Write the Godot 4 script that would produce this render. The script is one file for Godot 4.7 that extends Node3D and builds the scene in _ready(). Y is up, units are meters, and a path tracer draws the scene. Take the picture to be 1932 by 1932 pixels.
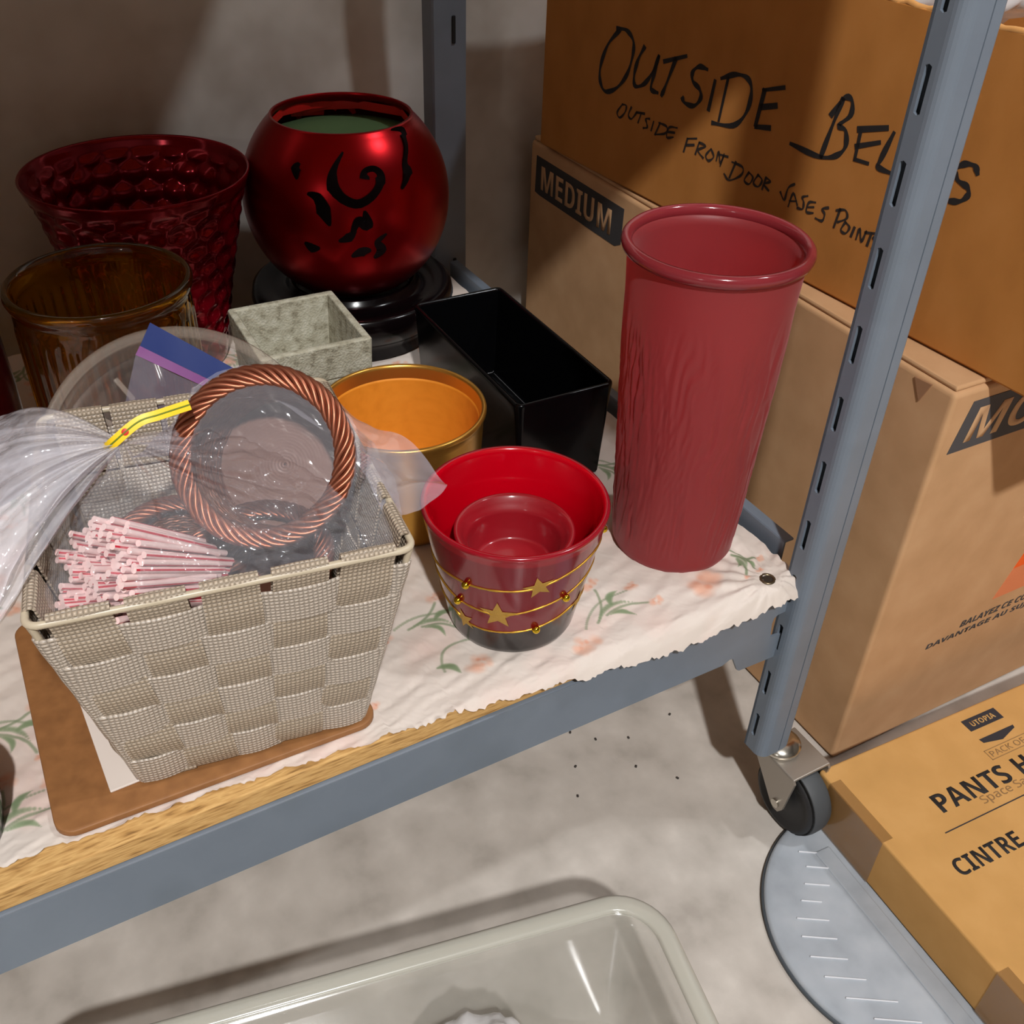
extends Node3D
# A storage shelf in a basement: woven basket, red glass and boxes. x runs along the shelf front, y up, z towards the viewer;
# the origin is the front right corner of the bottom shelf, the floor lies at y = FLOOR.

const FLOOR := -0.197
const TOP := 0.0135          # the paper on the shelf

var M := {}
var rng := RandomNumberGenerator.new()
var names := {}

# ------------------------------------------------------------------ geometry
class Shape:
	var v := PackedVector3Array()
	var t := PackedVector2Array()
	var c := PackedColorArray()
	var k := PackedInt32Array()
	var seams := []              # [first, columns, rows]: smooth over the seam of a wrapped grid
	var start_v := 0
	var start_k := 0
	var colored := false

	func begin() -> void:
		start_v = v.size()
		start_k = k.size()

	func vert(p: Vector3, uv := Vector2.ZERO, col := Color.WHITE) -> int:
		v.append(p)
		t.append(uv)
		c.append(col)
		return v.size() - 1

	func tri(a: int, b: int, d: int) -> void:
		k.append(a)
		k.append(b)
		k.append(d)

	func quad(a: int, b: int, d: int, e: int) -> void:
		tri(a, b, d)
		tri(a, d, e)

	# turns what was added since begin() so that its outside is clockwise
	func close() -> void:
		if k.size() == start_k:
			return
		var mid := Vector3.ZERO
		for i in range(start_v, v.size()):
			mid += v[i]
		mid /= maxf(1.0, v.size() - start_v)
		var vol := 0.0
		for i in range(start_k, k.size(), 3):
			vol += (v[k[i]] - mid).dot((v[k[i + 1]] - mid).cross(v[k[i + 2]] - mid))
		if vol > 0.0:
			for i in range(start_k, k.size(), 3):
				var s := k[i + 1]
				k[i + 1] = k[i + 2]
				k[i + 2] = s

	# rows of points; wrap joins the last column to the first (which must be repeated)
	func rows(r: Array, uvs: Array, wrap: bool, cols := []) -> void:
		var first := v.size()
		var nr := r.size()
		var nc: int = r[0].size()
		for i in nr:
			var a: PackedVector3Array = r[i]
			var b: PackedVector2Array = uvs[i]
			v.append_array(a)
			t.append_array(b)
			if cols.size():
				c.append_array(cols[i])
				colored = true
			else:
				for j in nc:
					c.append(Color.WHITE)
		for i in nr - 1:
			for j in nc - 1:
				var p := first + i * nc + j
				quad(p, p + 1, p + nc + 1, p + nc)
		if wrap:
			seams.append([first, nc, nr])

	func mesh() -> ArrayMesh:
		var n := PackedVector3Array()
		n.resize(v.size())
		for i in range(0, k.size(), 3):
			var a := v[k[i]]
			var f := (v[k[i + 2]] - a).cross(v[k[i + 1]] - a)
			n[k[i]] += f
			n[k[i + 1]] += f
			n[k[i + 2]] += f
		for s in seams:
			for i in s[2]:
				var p: int = s[0] + i * s[1]
				var q: int = p + s[1] - 1
				var sum := n[p] + n[q]
				n[p] = sum
				n[q] = sum
		for i in n.size():
			n[i] = n[i].normalized() if n[i].length_squared() > 1e-30 else Vector3.UP
		var arr := []
		arr.resize(Mesh.ARRAY_MAX)
		arr[Mesh.ARRAY_VERTEX] = v
		arr[Mesh.ARRAY_NORMAL] = n
		arr[Mesh.ARRAY_TEX_UV] = t
		if colored:
			arr[Mesh.ARRAY_COLOR] = c
		arr[Mesh.ARRAY_INDEX] = k
		var m := ArrayMesh.new()
		m.add_surface_from_arrays(Mesh.PRIMITIVE_TRIANGLES, arr)
		return m

	# a box with rounded edges, turned and moved by x
	func box(size: Vector3, r: float, x := Transform3D(), seg := 2) -> void:
		begin()
		var h := size / 2.0
		r = minf(r, minf(h.x, minf(h.y, h.z)) * 0.999)
		for axis in 3:
			for side in [-1.0, 1.0]:
				var u := (axis + 1) % 3
				var w := (axis + 2) % 3
				var cu := []
				var cw := []
				for i in seg + 1:
					var e := r * (1.0 - cos(i * PI / 2 / seg)) if i < seg else r
					cu.append(-h[u] + e)
					cw.append(-h[w] + e)
				for i in range(seg, -1, -1):
					var e := r * (1.0 - cos(i * PI / 2 / seg)) if i < seg else r
					cu.append(h[u] - e)
					cw.append(h[w] - e)
				var first := v.size()
				for a in cu:
					for b in cw:
						var p := Vector3.ZERO
						p[axis] = h[axis] * side
						p[u] = a
						p[w] = b
						var inner := Vector3(clampf(p.x, -h.x + r, h.x - r), clampf(p.y, -h.y + r, h.y - r), clampf(p.z, -h.z + r, h.z - r))
						var d := p - inner
						if r > 0.0:
							p = inner + d.normalized() * r
						vert(x * p, Vector2(a, b))
				var nc: int = cw.size()
				for i in cu.size() - 1:
					for j in nc - 1:
						var q := first + i * nc + j
						if side > 0:
							quad(q, q + nc, q + nc + 1, q + 1)
						else:
							quad(q, q + 1, q + nc + 1, q + nc)
		close()

	# a closed profile of (radius, height) turned round the y axis; push(angle, i, p) may move each point
	func lathe(prof: PackedVector2Array, seg: int, push = null, tint = null, closed := true) -> void:
		begin()
		var n := prof.size()
		var rr := []
		var uu := []
		var cc := []
		var run := 0.0
		for i in n + (1 if closed else 0):
			var q := prof[i % n]
			if i > 0:
				run += q.distance_to(prof[(i - 1) % n])
			var line := PackedVector3Array()
			var uvl := PackedVector2Array()
			var cl := PackedColorArray()
			for j in seg + 1:
				var a := TAU * (j % seg) / seg
				var p := Vector3(sin(a) * q.x, q.y, cos(a) * q.x)
				if push != null:
					p = push.call(a, i % n, p)
				line.append(p)
				uvl.append(Vector2(float(j) / seg, run))
				if tint != null:
					cl.append(tint.call(a, i % n, p))
			rr.append(line)
			uu.append(uvl)
			cc.append(cl)
		rows(rr, uu, true, cc if tint != null else [])
		close()

	# rings of points round an axis through rounded rectangles: prof gives (inset, height) from outside bottom to inside bottom
	func tray(hx: float, hz: float, corner: float, prof: PackedVector2Array, seg := 6, bottoms := true) -> void:
		begin()
		var rr := []
		var uu := []
		var run := 0.0
		for i in prof.size():
			var q := prof[i]
			if i:
				run += q.distance_to(prof[i - 1])
			var line := PackedVector3Array()
			var uvl := PackedVector2Array()
			var ax := maxf(hx - q.x, 0.0)
			var az := maxf(hz - q.x, 0.0)
			var cr := clampf(corner - q.x, 0.0006, minf(ax, az)) if ax > 0 else 0.0
			var walk := 0.0
			for s in 4:
				var mx: float = [1, -1, -1, 1][s]
				var mz: float = [1, 1, -1, -1][s]
				for j in seg + 1:
					var a := (s + float(j) / seg) * PI / 2
					var p := Vector3(mx * (ax - cr) + cos(a) * cr, q.y, mz * (az - cr) + sin(a) * cr)
					if line.size():
						walk += p.distance_to(line[-1])
					line.append(p)
					uvl.append(Vector2(walk, run))
			line.append(line[0])
			uvl.append(Vector2(walk, run))
			rr.append(line)
			uu.append(uvl)
		rows(rr, uu, true)
		# bottoms, unless it is a ring
		if not bottoms:
			close()
			return
		for e in [0, rr.size() - 1]:
			var l: PackedVector3Array = rr[e]
			var mid := Vector3(0, l[0].y, 0)
			var f := vert(mid)
			var g := []
			for p in l:
				g.append(vert(p, Vector2(p.x, p.z)))
			for j in g.size() - 1:
				if e == 0:
					tri(f, g[j + 1], g[j])
				else:
					tri(f, g[j], g[j + 1])
		close()

	func tube(pts: PackedVector3Array, radius, sides := 8, ring := false, caps := true) -> void:
		begin()
		var n := pts.size()
		var rr := []
		var uu := []
		var side := Vector3.ZERO
		var run := 0.0
		var count := n + (1 if ring else 0)
		for i in count:
			var p := pts[i % n]
			var a := pts[(i - 1 + n) % n] if ring or i > 0 else p
			var b := pts[(i + 1) % n] if ring or i < n - 1 else p
			var d := (b - a).normalized()
			if side == Vector3.ZERO:
				side = d.cross(Vector3.UP if absf(d.y) < 0.9 else Vector3.RIGHT).normalized()
			side = (side - d * side.dot(d)).normalized()
			var up := d.cross(side)
			if i:
				run += p.distance_to(pts[(i - 1) % n])
			var rad: float = radius[i % n] if radius is PackedFloat32Array else radius
			var line := PackedVector3Array()
			var uvl := PackedVector2Array()
			for j in sides + 1:
				var g := TAU * (j % sides) / sides
				line.append(p + (side * cos(g) + up * sin(g)) * rad)
				uvl.append(Vector2(float(j) / sides, run))
			rr.append(line)
			uu.append(uvl)
		rows(rr, uu, true)
		if caps and not ring:
			for e in [0, count - 1]:
				var l: PackedVector3Array = rr[e]
				var f := vert(pts[e], Vector2(0.3, 0.0))
				var g := []
				for p in l:
					g.append(vert(p, Vector2(0.3, 0.0)))
				for j in g.size() - 1:
					if e == 0:
						tri(f, g[j + 1], g[j])
					else:
						tri(f, g[j], g[j + 1])
		close()

	# a flat outline with thickness: x carries the outline's plane (its x and y) and depth (its z)
	func prism(poly: PackedVector2Array, depth: float, x := Transform3D()) -> void:
		begin()
		var ids := Geometry2D.triangulate_polygon(poly)
		for s in 2:
			var z := depth * s
			var first := v.size()
			for p in poly:
				vert(x * Vector3(p.x, p.y, z), p)
			for i in range(0, ids.size(), 3):
				if s:
					tri(first + ids[i], first + ids[i + 1], first + ids[i + 2])
				else:
					tri(first + ids[i], first + ids[i + 2], first + ids[i + 1])
		var n := poly.size()
		# which way round the outline runs decides the sides
		var turn := 0.0
		for i in n:
			turn += poly[i].cross(poly[(i + 1) % n])
		var fa := 0.0
		if ids.size():
			fa = (poly[ids[1]] - poly[ids[0]]).cross(poly[ids[2]] - poly[ids[0]])
		for i in n:
			var p := poly[i]
			var q := poly[(i + 1) % n]
			var a := vert(x * Vector3(p.x, p.y, 0), p)
			var b := vert(x * Vector3(q.x, q.y, 0), q)
			var d := vert(x * Vector3(q.x, q.y, depth), q)
			var e := vert(x * Vector3(p.x, p.y, depth), p)
			if turn * fa > 0:
				quad(a, b, d, e)
			else:
				quad(a, e, d, b)
		close()

	# a flat strip with thickness along pts; out gives its facing, w its width, th its thickness
	func strap(pts: PackedVector3Array, out: PackedVector3Array, across: PackedVector3Array, w: float, th: float, ring := false) -> void:
		begin()
		var n := pts.size()
		var count := n + (1 if ring else 0)
		var lines := [[], [], [], []]
		var uvs := [[], [], [], []]
		var run := 0.0
		for i in count:
			var q := i % n
			if i:
				run += pts[q].distance_to(pts[(i - 1) % n])
			var o := out[q] * th / 2
			var a := across[q] * w / 2
			var p := pts[q]
			var crown := out[q] * th * 0.25
			var set4 := [[p + o - a, p + o + crown, p + o + a], [p + o + a, p - o + a], [p - o + a, p - o, p - o - a], [p - o - a, p + o - a]]
			var uv4 := [[-w / 2, 0.0, w / 2], [0.0, th], [w / 2, 0.0, -w / 2], [0.0, th]]
			for s in 4:
				lines[s].append(PackedVector3Array(set4[s]))
				var l := PackedVector2Array()
				for e in uv4[s]:
					l.append(Vector2(run, e))
				uvs[s].append(l)
		for s in 4:
			rows(lines[s], uvs[s], false)
		if not ring:
			for e in [0, count - 1]:
				var a := vert(lines[0][e][0])
				var b := vert(lines[0][e][2])
				var d := vert(lines[2][e][0])
				var f := vert(lines[2][e][2])
				if e == 0:
					quad(a, f, d, b)
				else:
					quad(a, b, d, f)
		close()

	# a grid from f(u, v)
	func sheet(nu: int, nv: int, f, th := 0.0) -> void:
		begin()
		var rr := []
		var uu := []
		for i in nv + 1:
			var line := PackedVector3Array()
			var uvl := PackedVector2Array()
			for j in nu + 1:
				line.append(f.call(float(j) / nu, float(i) / nv))
				uvl.append(Vector2(float(j) / nu, float(i) / nv))
			rr.append(line)
			uu.append(uvl)
		rows(rr, uu, false)

	func flip() -> void:
		for i in range(0, k.size(), 3):
			var s := k[i + 1]
			k[i + 1] = k[i + 2]
			k[i + 2] = s

# ------------------------------------------------------------------ nodes
func numbered(n: String) -> String:
	if not names.has(n):
		names[n] = 0
		return n
	names[n] += 1
	return "%s_%03d" % [n, names[n]]

func tag(o: Node, label: String, category: String, group := "") -> Node:
	o.set_meta("label", label)
	o.set_meta("category", category)
	if group:
		o.set_meta("group", group)
	return o

func thing(called: String, label: String, category: String, at := Vector3.ZERO, turn := 0.0, group := "") -> Node3D:
	var o := Node3D.new()
	o.name = numbered(called)
	add_child(o)
	o.position = at
	o.rotation.y = turn
	tag(o, label, category, group)
	return o

func obj(called: String, s, m: Material, parent: Node = self, at := Vector3.ZERO, turn := 0.0) -> MeshInstance3D:
	var o := MeshInstance3D.new()
	o.name = numbered(called) if parent == self else called
	o.mesh = s.mesh() if s is Shape else s
	o.material_override = m
	o.position = at
	o.rotation.y = turn
	parent.add_child(o, true)
	return o

func struct(called: String, s, m: Material, parent: Node = self) -> MeshInstance3D:
	var o := obj(called, s, m, parent)
	if parent == self:
		o.set_meta("kind", "structure")
	return o

# ------------------------------------------------------------------ materials
func mat(col: Color, rough := 0.6, metal := 0.0, spec := 0.5) -> StandardMaterial3D:
	var m := StandardMaterial3D.new()
	m.albedo_color = col
	m.roughness = rough
	m.metallic = metal
	m.metallic_specular = spec
	return m

func c8(r: int, g: int, b: int, a := 1.0) -> Color:
	return Color(r / 255.0, g / 255.0, b / 255.0, a)

func noise(freq: float, seed_: int, octaves := 4, kind := FastNoiseLite.TYPE_SIMPLEX_SMOOTH) -> FastNoiseLite:
	var n := FastNoiseLite.new()
	n.seed = seed_
	n.frequency = freq
	n.noise_type = kind
	n.fractal_octaves = octaves
	return n

func ramp_tex(n: FastNoiseLite, cols: Array, size := 512) -> ImageTexture:
	# a seamless picture of the noise, coloured through the ramp
	var g := n.get_seamless_image(size, size)
	var im := Image.create(size, size, false, Image.FORMAT_RGB8)
	var lut := []
	for i in 256:
		var x := i / 255.0 * (cols.size() - 1)
		var a := int(minf(floor(x), cols.size() - 2))
		lut.append((cols[a] as Color).lerp(cols[a + 1], x - a))
	for y in size:
		for x in size:
			im.set_pixel(x, y, lut[int(g.get_pixel(x, y).r * 255.0)])
	return ImageTexture.create_from_image(im)

func grey_tex(n: FastNoiseLite, size := 512) -> ImageTexture:
	return ImageTexture.create_from_image(n.get_seamless_image(size, size))

func triplanar(m: StandardMaterial3D, tiles_per_metre: Vector3, world := false) -> StandardMaterial3D:
	m.uv1_triplanar = true
	m.uv1_world_triplanar = world
	m.uv1_scale = tiles_per_metre
	return m

func film(alpha: float, rough := 0.08, col := Color(0.93, 0.92, 0.95)) -> StandardMaterial3D:
	var m := mat(Color(col.r, col.g, col.b, alpha), rough)
	m.transparency = BaseMaterial3D.TRANSPARENCY_ALPHA
	m.cull_mode = BaseMaterial3D.CULL_DISABLED
	return m

func glass(col: Color, rough := 0.03) -> StandardMaterial3D:
	var m := mat(Color(col.r, col.g, col.b, 0.02), rough)
	m.refraction_enabled = true
	m.refraction_scale = 0.05
	return m

func make_materials() -> void:
	M.steel = mat(c8(116, 125, 139), 0.42)
	var st := ramp_tex(noise(0.012, 5, 4), [c8(103, 113, 124), c8(111, 121, 133), c8(107, 117, 129)], 256)
	M.steel.albedo_color = Color.WHITE
	M.steel.albedo_texture = st
	triplanar(M.steel, Vector3(4, 4, 4))
	M.dark = mat(c8(14, 13, 13), 0.8)
	M.chrome = mat(c8(210, 205, 195), 0.22, 1.0)
	M.zinc = mat(c8(168, 160, 150), 0.42, 0.7)
	M.brass = mat(c8(150, 118, 66), 0.3, 0.9)
	M.rubber = mat(c8(30, 29, 30), 0.55)
	M.tread = mat(c8(66, 68, 70), 0.6)
	# wood board: strands
	var bn := noise(0.03, 11, 4)
	M.board = mat(Color.WHITE, 0.75)
	M.board.albedo_texture = ramp_tex(bn, [c8(112, 78, 38), c8(186, 142, 82), c8(212, 170, 108), c8(160, 116, 60)], 512)
	triplanar(M.board, Vector3(3, 34, 20))
	# cardboard
	var cn := noise(0.02, 21, 5)
	M.carton = mat(Color.WHITE, 0.85, 0.0, 0.25)
	M.carton.albedo_texture = ramp_tex(cn, [c8(186, 146, 106), c8(193, 152, 112), c8(199, 159, 119)], 256)
	triplanar(M.carton, Vector3(5, 5, 5))
	M.carton_brown = mat(Color.WHITE, 0.85, 0.0, 0.25)
	M.carton_brown.albedo_texture = ramp_tex(cn, [c8(166, 110, 54), c8(174, 116, 58), c8(180, 122, 64)], 256)
	triplanar(M.carton_brown, Vector3(5, 3, 5))
	M.carton_yellow = mat(Color.WHITE, 0.8, 0.0, 0.3)
	M.carton_yellow.albedo_texture = ramp_tex(cn, [c8(187, 141, 82), c8(193, 146, 86), c8(199, 152, 92)], 256)
	triplanar(M.carton_yellow, Vector3(5, 5, 5))
	M.ink = mat(c8(26, 22, 22), 0.8)
	M.ink_soft = mat(c8(40, 30, 24), 0.85)
	M.print_dark = mat(c8(62, 60, 62), 0.85)
	M.print_navy = mat(c8(44, 40, 44), 0.85)
	M.print_carton = mat(c8(190, 150, 110), 0.85)
	M.print_orange = mat(c8(238, 96, 24), 0.8)
	M.print_orange_pale = mat(c8(216, 128, 84), 0.8)
	M.print_faint = mat(c8(140, 106, 66), 0.85)
	M.tape = film(0.30, 0.18, Color(0.66, 0.5, 0.3))
	# hardboard
	M.hardboard = mat(Color.WHITE, 0.6)
	M.hardboard.albedo_texture = ramp_tex(noise(0.05, 31, 5), [c8(130, 86, 48), c8(144, 97, 55), c8(156, 106, 62)], 256)
	triplanar(M.hardboard, Vector3(7, 7, 7))
	M.card = mat(c8(226, 214, 204), 0.8)
	# floor
	M.floor = mat(Color.WHITE, 0.55, 0.0, 0.35)
	M.floor.albedo_texture = ramp_tex(noise(0.012, 41, 6), [c8(164, 156, 147), c8(182, 174, 165), c8(192, 184, 175), c8(206, 198, 189)], 1024)
	triplanar(M.floor, Vector3(1.6, 1.6, 1.6), true)
	M.wall = mat(Color.WHITE, 0.8, 0.0, 0.3)
	M.wall.albedo_texture = ramp_tex(noise(0.01, 51, 4), [c8(182, 174, 164), c8(208, 203, 195), c8(224, 220, 214)], 512)
	triplanar(M.wall, Vector3(2, 2, 2), true)
	M.plaster = mat(c8(86, 80, 74), 0.85)
	# webbing
	var tile := Image.create(64, 64, false, Image.FORMAT_RGB8)
	var high := Image.create(64, 64, false, Image.FORMAT_RGB8)
	for y in 64:
		for x in 64:
			var u := fmod(x / 32.0, 1.0)
			var w := fmod(y / 32.0, 1.0)
			var odd := (int(x / 32) + int(y / 32)) % 2
			var a := sin(u * PI)
			var b := sin(w * PI)
			var h := pow(a, 0.6) * pow(b, 0.9) if odd else pow(b, 0.6) * pow(a, 0.9) * 0.85
			high.set_pixel(x, y, Color(h, h, h))
			var s := 0.80 + 0.2 * h
			tile.set_pixel(x, y, Color(s, s * 0.985, s * 0.96))
	var wt := ImageTexture.create_from_image(tile)
	var bump := high.duplicate()
	bump.bump_map_to_normal_map(9.0)
	var nt := ImageTexture.create_from_image(bump)
	for w in [["web_band", c8(208, 197, 186), 0.36], ["web_strap", c8(188, 173, 155), 0.42]]:
		var m := mat(w[1], w[2], 0.0, 0.6)
		m.albedo_texture = wt
		m.normal_enabled = true
		m.normal_texture = nt
		m.normal_scale = 1.0
		m.uv1_scale = Vector3(270, 270, 1)
		M[w[0]] = m
	M.wire = mat(c8(190, 176, 152), 0.35)
	# glass and glaze
	M.frost = mat(Color.WHITE, 0.45, 0.0, 0.5)
	M.frost.rim_enabled = true
	M.frost.rim = 0.6
	M.frost.rim_tint = 0.4
	M.frost.albedo_color = c8(146, 57, 60)
	M.frost.backlight_enabled = true
	M.frost.backlight = Color(0.95, 0.24, 0.25)
	M.frost_rim = mat(c8(128, 42, 48), 0.12)
	M.frost_rim.backlight_enabled = true
	M.frost_rim.backlight = Color(0.5, 0.10, 0.12)
	M.pot = mat(Color.WHITE, 0.16)
	M.pot.vertex_color_use_as_albedo = true
	M.pot.clearcoat_enabled = true
	M.pot.clearcoat = 0.2
	M.pot.clearcoat_roughness = 0.06
	M.gold_line = mat(c8(206, 160, 60), 0.35, 0.85)
	M.gold_star = mat(c8(190, 150, 70), 0.6, 0.5)
	var gl := grey_tex(noise(0.25, 61, 2), 128)
	M.gold_star.heightmap_enabled = true
	M.gold_star.heightmap_texture = gl
	M.gold_star.heightmap_scale = 0.06
	triplanar(M.gold_star, Vector3(60, 60, 60))
	M.gold_bead = mat(c8(225, 190, 50), 0.14, 1.0)
	M.holder = mat(c8(140, 10, 24), 0.12)
	M.holder.clearcoat_enabled = true
	M.holder.clearcoat = 0.6
	M.gold_outer = mat(c8(196, 146, 66), 0.3, 0.85)
	M.gold_inner = mat(Color.WHITE, 0.55, 0.15)
	M.gold_inner.albedo_texture = ramp_tex(noise(0.03, 71, 4), [c8(214, 132, 32), c8(224, 141, 38), c8(230, 147, 43)], 256)
	triplanar(M.gold_inner, Vector3(12, 12, 12))
	M.black_gloss = mat(c8(5, 5, 6), 0.16, 0.0, 0.32)
	M.black_lacquer = mat(c8(8, 4, 5), 0.18, 0.0, 0.32)
	M.concrete = mat(Color.WHITE, 0.9, 0.0, 0.2)
	M.concrete.albedo_texture = ramp_tex(noise(0.02, 81, 6, FastNoiseLite.TYPE_SIMPLEX), [c8(120, 114, 96), c8(160, 155, 136), c8(172, 168, 150), c8(188, 184, 168)], 256)
	M.concrete.heightmap_enabled = true
	M.concrete.heightmap_texture = grey_tex(noise(0.12, 82, 4), 256)
	M.concrete.heightmap_scale = 0.05
	triplanar(M.concrete, Vector3(16, 16, 16))
	M.globe = mat(c8(150, 4, 12), 0.3, 0.85)
	M.globe_in = mat(c8(90, 6, 12), 0.4)
	M.swirl = mat(c8(13, 4, 5), 0.7, 0.0, 0.2)
	M.foam = mat(c8(72, 98, 58), 0.95)
	M.ruby = mat(c8(132, 3, 24), 0.14, 0.6)
	M.amber = glass(Color(0.74, 0.50, 0.12), 0.04)
	M.deep_red = mat(c8(52, 3, 5), 0.25)
	M.copper = mat(c8(146, 88, 66), 0.38, 0.85)
	M.copper_deep = mat(c8(100, 62, 46), 0.5, 0.3)
	M.copper_dark = mat(c8(138, 86, 64), 0.38, 0.45)
	M.bag = film(0.115, 0.05)
	M.bag_tail = film(0.32, 0.06)
	M.bag_thin = film(0.22, 0.1, Color(0.9, 0.88, 0.93))
	M.zip_bag = film(0.30, 0.10, Color(0.58, 0.56, 0.64))
	M.zip_blue = mat(c8(40, 56, 112), 0.3)
	M.zip_pink = mat(c8(128, 74, 132), 0.35)
	M.clear_plastic = film(0.03, 0.05, Color(0.95, 0.92, 0.88))
	M.clear_rim = film(0.17, 0.1, Color(0.8, 0.74, 0.68))
	M.tie = mat(c8(240, 200, 20), 0.45)
	M.tie_core = mat(c8(104, 122, 30), 0.5)
	M.tie_red = mat(c8(200, 40, 20), 0.5)
	M.tub = film(0.19, 0.12, Color(0.80, 0.79, 0.74))
	M.tub_rim = film(0.55, 0.2, Color(0.78, 0.77, 0.72))
	M.lid = mat(Color.WHITE, 0.42, 0.0, 0.5)
	M.lid.albedo_texture = ramp_tex(noise(0.02, 91, 4), [c8(150, 156, 163), c8(162, 168, 175), c8(172, 177, 183)], 256)
	triplanar(M.lid, Vector3(6, 6, 6))
	M.lid_line = mat(c8(205, 207, 212), 0.4)
	M.stain = mat(c8(140, 130, 104), 0.8)
	M.white_bag = film(0.55, 0.15, Color(0.85, 0.84, 0.84))
	M.green_bit = mat(c8(40, 84, 44), 0.5)
	M.red_bit = mat(c8(186, 70, 66), 0.5)
	var sim := Image.create(32, 8, false, Image.FORMAT_RGB8)
	for y in 8:
		for x in 32:
			sim.set_pixel(x, y, c8(206, 40, 62) if x % 16 < 3 else c8(246, 226, 224))
	M.straw = mat(c8(250, 236, 234), 0.35)
	M.straw.albedo_texture = ImageTexture.create_from_image(sim)
	M.bulb = mat(Color.WHITE, 0.5)
	M.bulb.emission_enabled = true
	M.bulb.emission = Color(1.0, 0.88, 0.72)
	M.bulb.emission_energy_multiplier = 4.0
	M.white_paint = mat(c8(225, 222, 215), 0.5)
	M.liner = mat(Color(0.91, 0.905, 0.905), 0.6, 0.0, 0.4)
	M.liner.albedo_texture = liner_picture()
	M.eyelet = mat(c8(120, 106, 84), 0.35, 0.9)
	M.hole = mat(c8(46, 36, 26), 0.7)
	M.crumb = mat(c8(58, 52, 48), 0.9)

# ---- the print on the shelf paper: sprays of pale pink flowers on green stems
var lim: Image
const LW := 1440
const LH := 1080

func dab(x: float, z: float, r: float, col: Color, soft: float) -> void:
	# x and z in metres on the shelf, r in metres
	var px := (x + 0.6) / 0.6 * LW
	var py := (z + 0.45) / 0.47 * LH
	var pr := r / 0.6 * LW
	for yy in range(int(py - pr) - 1, int(py + pr) + 2):
		if yy < 0 or yy >= LH:
			continue
		for xx in range(int(px - pr) - 1, int(px + pr) + 2):
			if xx < 0 or xx >= LW:
				continue
			var d := Vector2(xx - px, yy - py).length() / pr
			var a := clampf((1.0 - d) / maxf(soft, 0.01), 0.0, 1.0) * col.a
			if a > 0.0:
				var o := lim.get_pixel(xx, yy)
				lim.set_pixel(xx, yy, o.lerp(Color(col.r, col.g, col.b), a))

func stem(a: Vector2, b: Vector2, bend: float, w := 0.0011) -> void:
	var n := 26
	var side := (b - a).orthogonal() * bend
	for i in n + 1:
		var u := float(i) / n
		var p := a.lerp(b, u) + side * (4.0 * u * (1.0 - u))
		dab(p.x, p.y, w, c8(136, 150, 118, 0.6), 0.6)

func leaf(a: Vector2, b: Vector2, w := 0.0024) -> void:
	for i in 15:
		var u := i / 14.0
		var p := a.lerp(b, u) + (b - a).orthogonal() * 0.22 * sin(u * PI)
		dab(p.x, p.y, w * sin(PI * (0.08 + 0.9 * u)) + 0.0003, c8(134, 154, 116, 0.62), 0.6)

func bloom(p: Vector2, r: float) -> void:
	for i in 9:
		var a := rng.randf() * TAU
		var d := sqrt(rng.randf()) * r * 0.8
		dab(p.x + cos(a) * d, p.y + sin(a) * d * 0.7, r * rng.randf_range(0.25, 0.6), c8(240, 186, 160, rng.randf_range(0.35, 0.7)), 0.7)
	for i in 4:
		var a := rng.randf() * TAU
		dab(p.x + cos(a) * r * 0.4, p.y + sin(a) * r * 0.3, r * 0.22, c8(232, 160, 130, 0.5), 0.8)

func spray(p: Vector2, turn: float, s := 1.0) -> void:
	var x := Transform2D(turn, p)
	stem(x * (Vector2(-0.022, 0.004) * s), x * (Vector2(0.016, -0.002) * s), 0.16)
	stem(x * (Vector2(-0.014, 0.005) * s), x * (Vector2(0.004, -0.014) * s), -0.1)
	stem(x * (Vector2(-0.006, 0.004) * s), x * (Vector2(0.018, 0.012) * s), 0.12)
	leaf(x * (Vector2(-0.012, 0.004) * s), x * (Vector2(0.012, 0.006) * s), 0.0020 * s)
	leaf(x * (Vector2(0.002, 0.0) * s), x * (Vector2(0.013, -0.006) * s), 0.0022 * s)
	leaf(x * (Vector2(-0.004, 0.005) * s), x * (Vector2(0.006, 0.014) * s), 0.0018 * s)
	bloom(x * (Vector2(0.006, -0.019) * s), 0.0068 * s)
	bloom(x * (Vector2(0.021, -0.004) * s), 0.0055 * s)
	bloom(x * (Vector2(0.022, 0.014) * s), 0.0045 * s)
	bloom(x * (Vector2(-0.030, 0.012) * s), 0.0085 * s)

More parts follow.
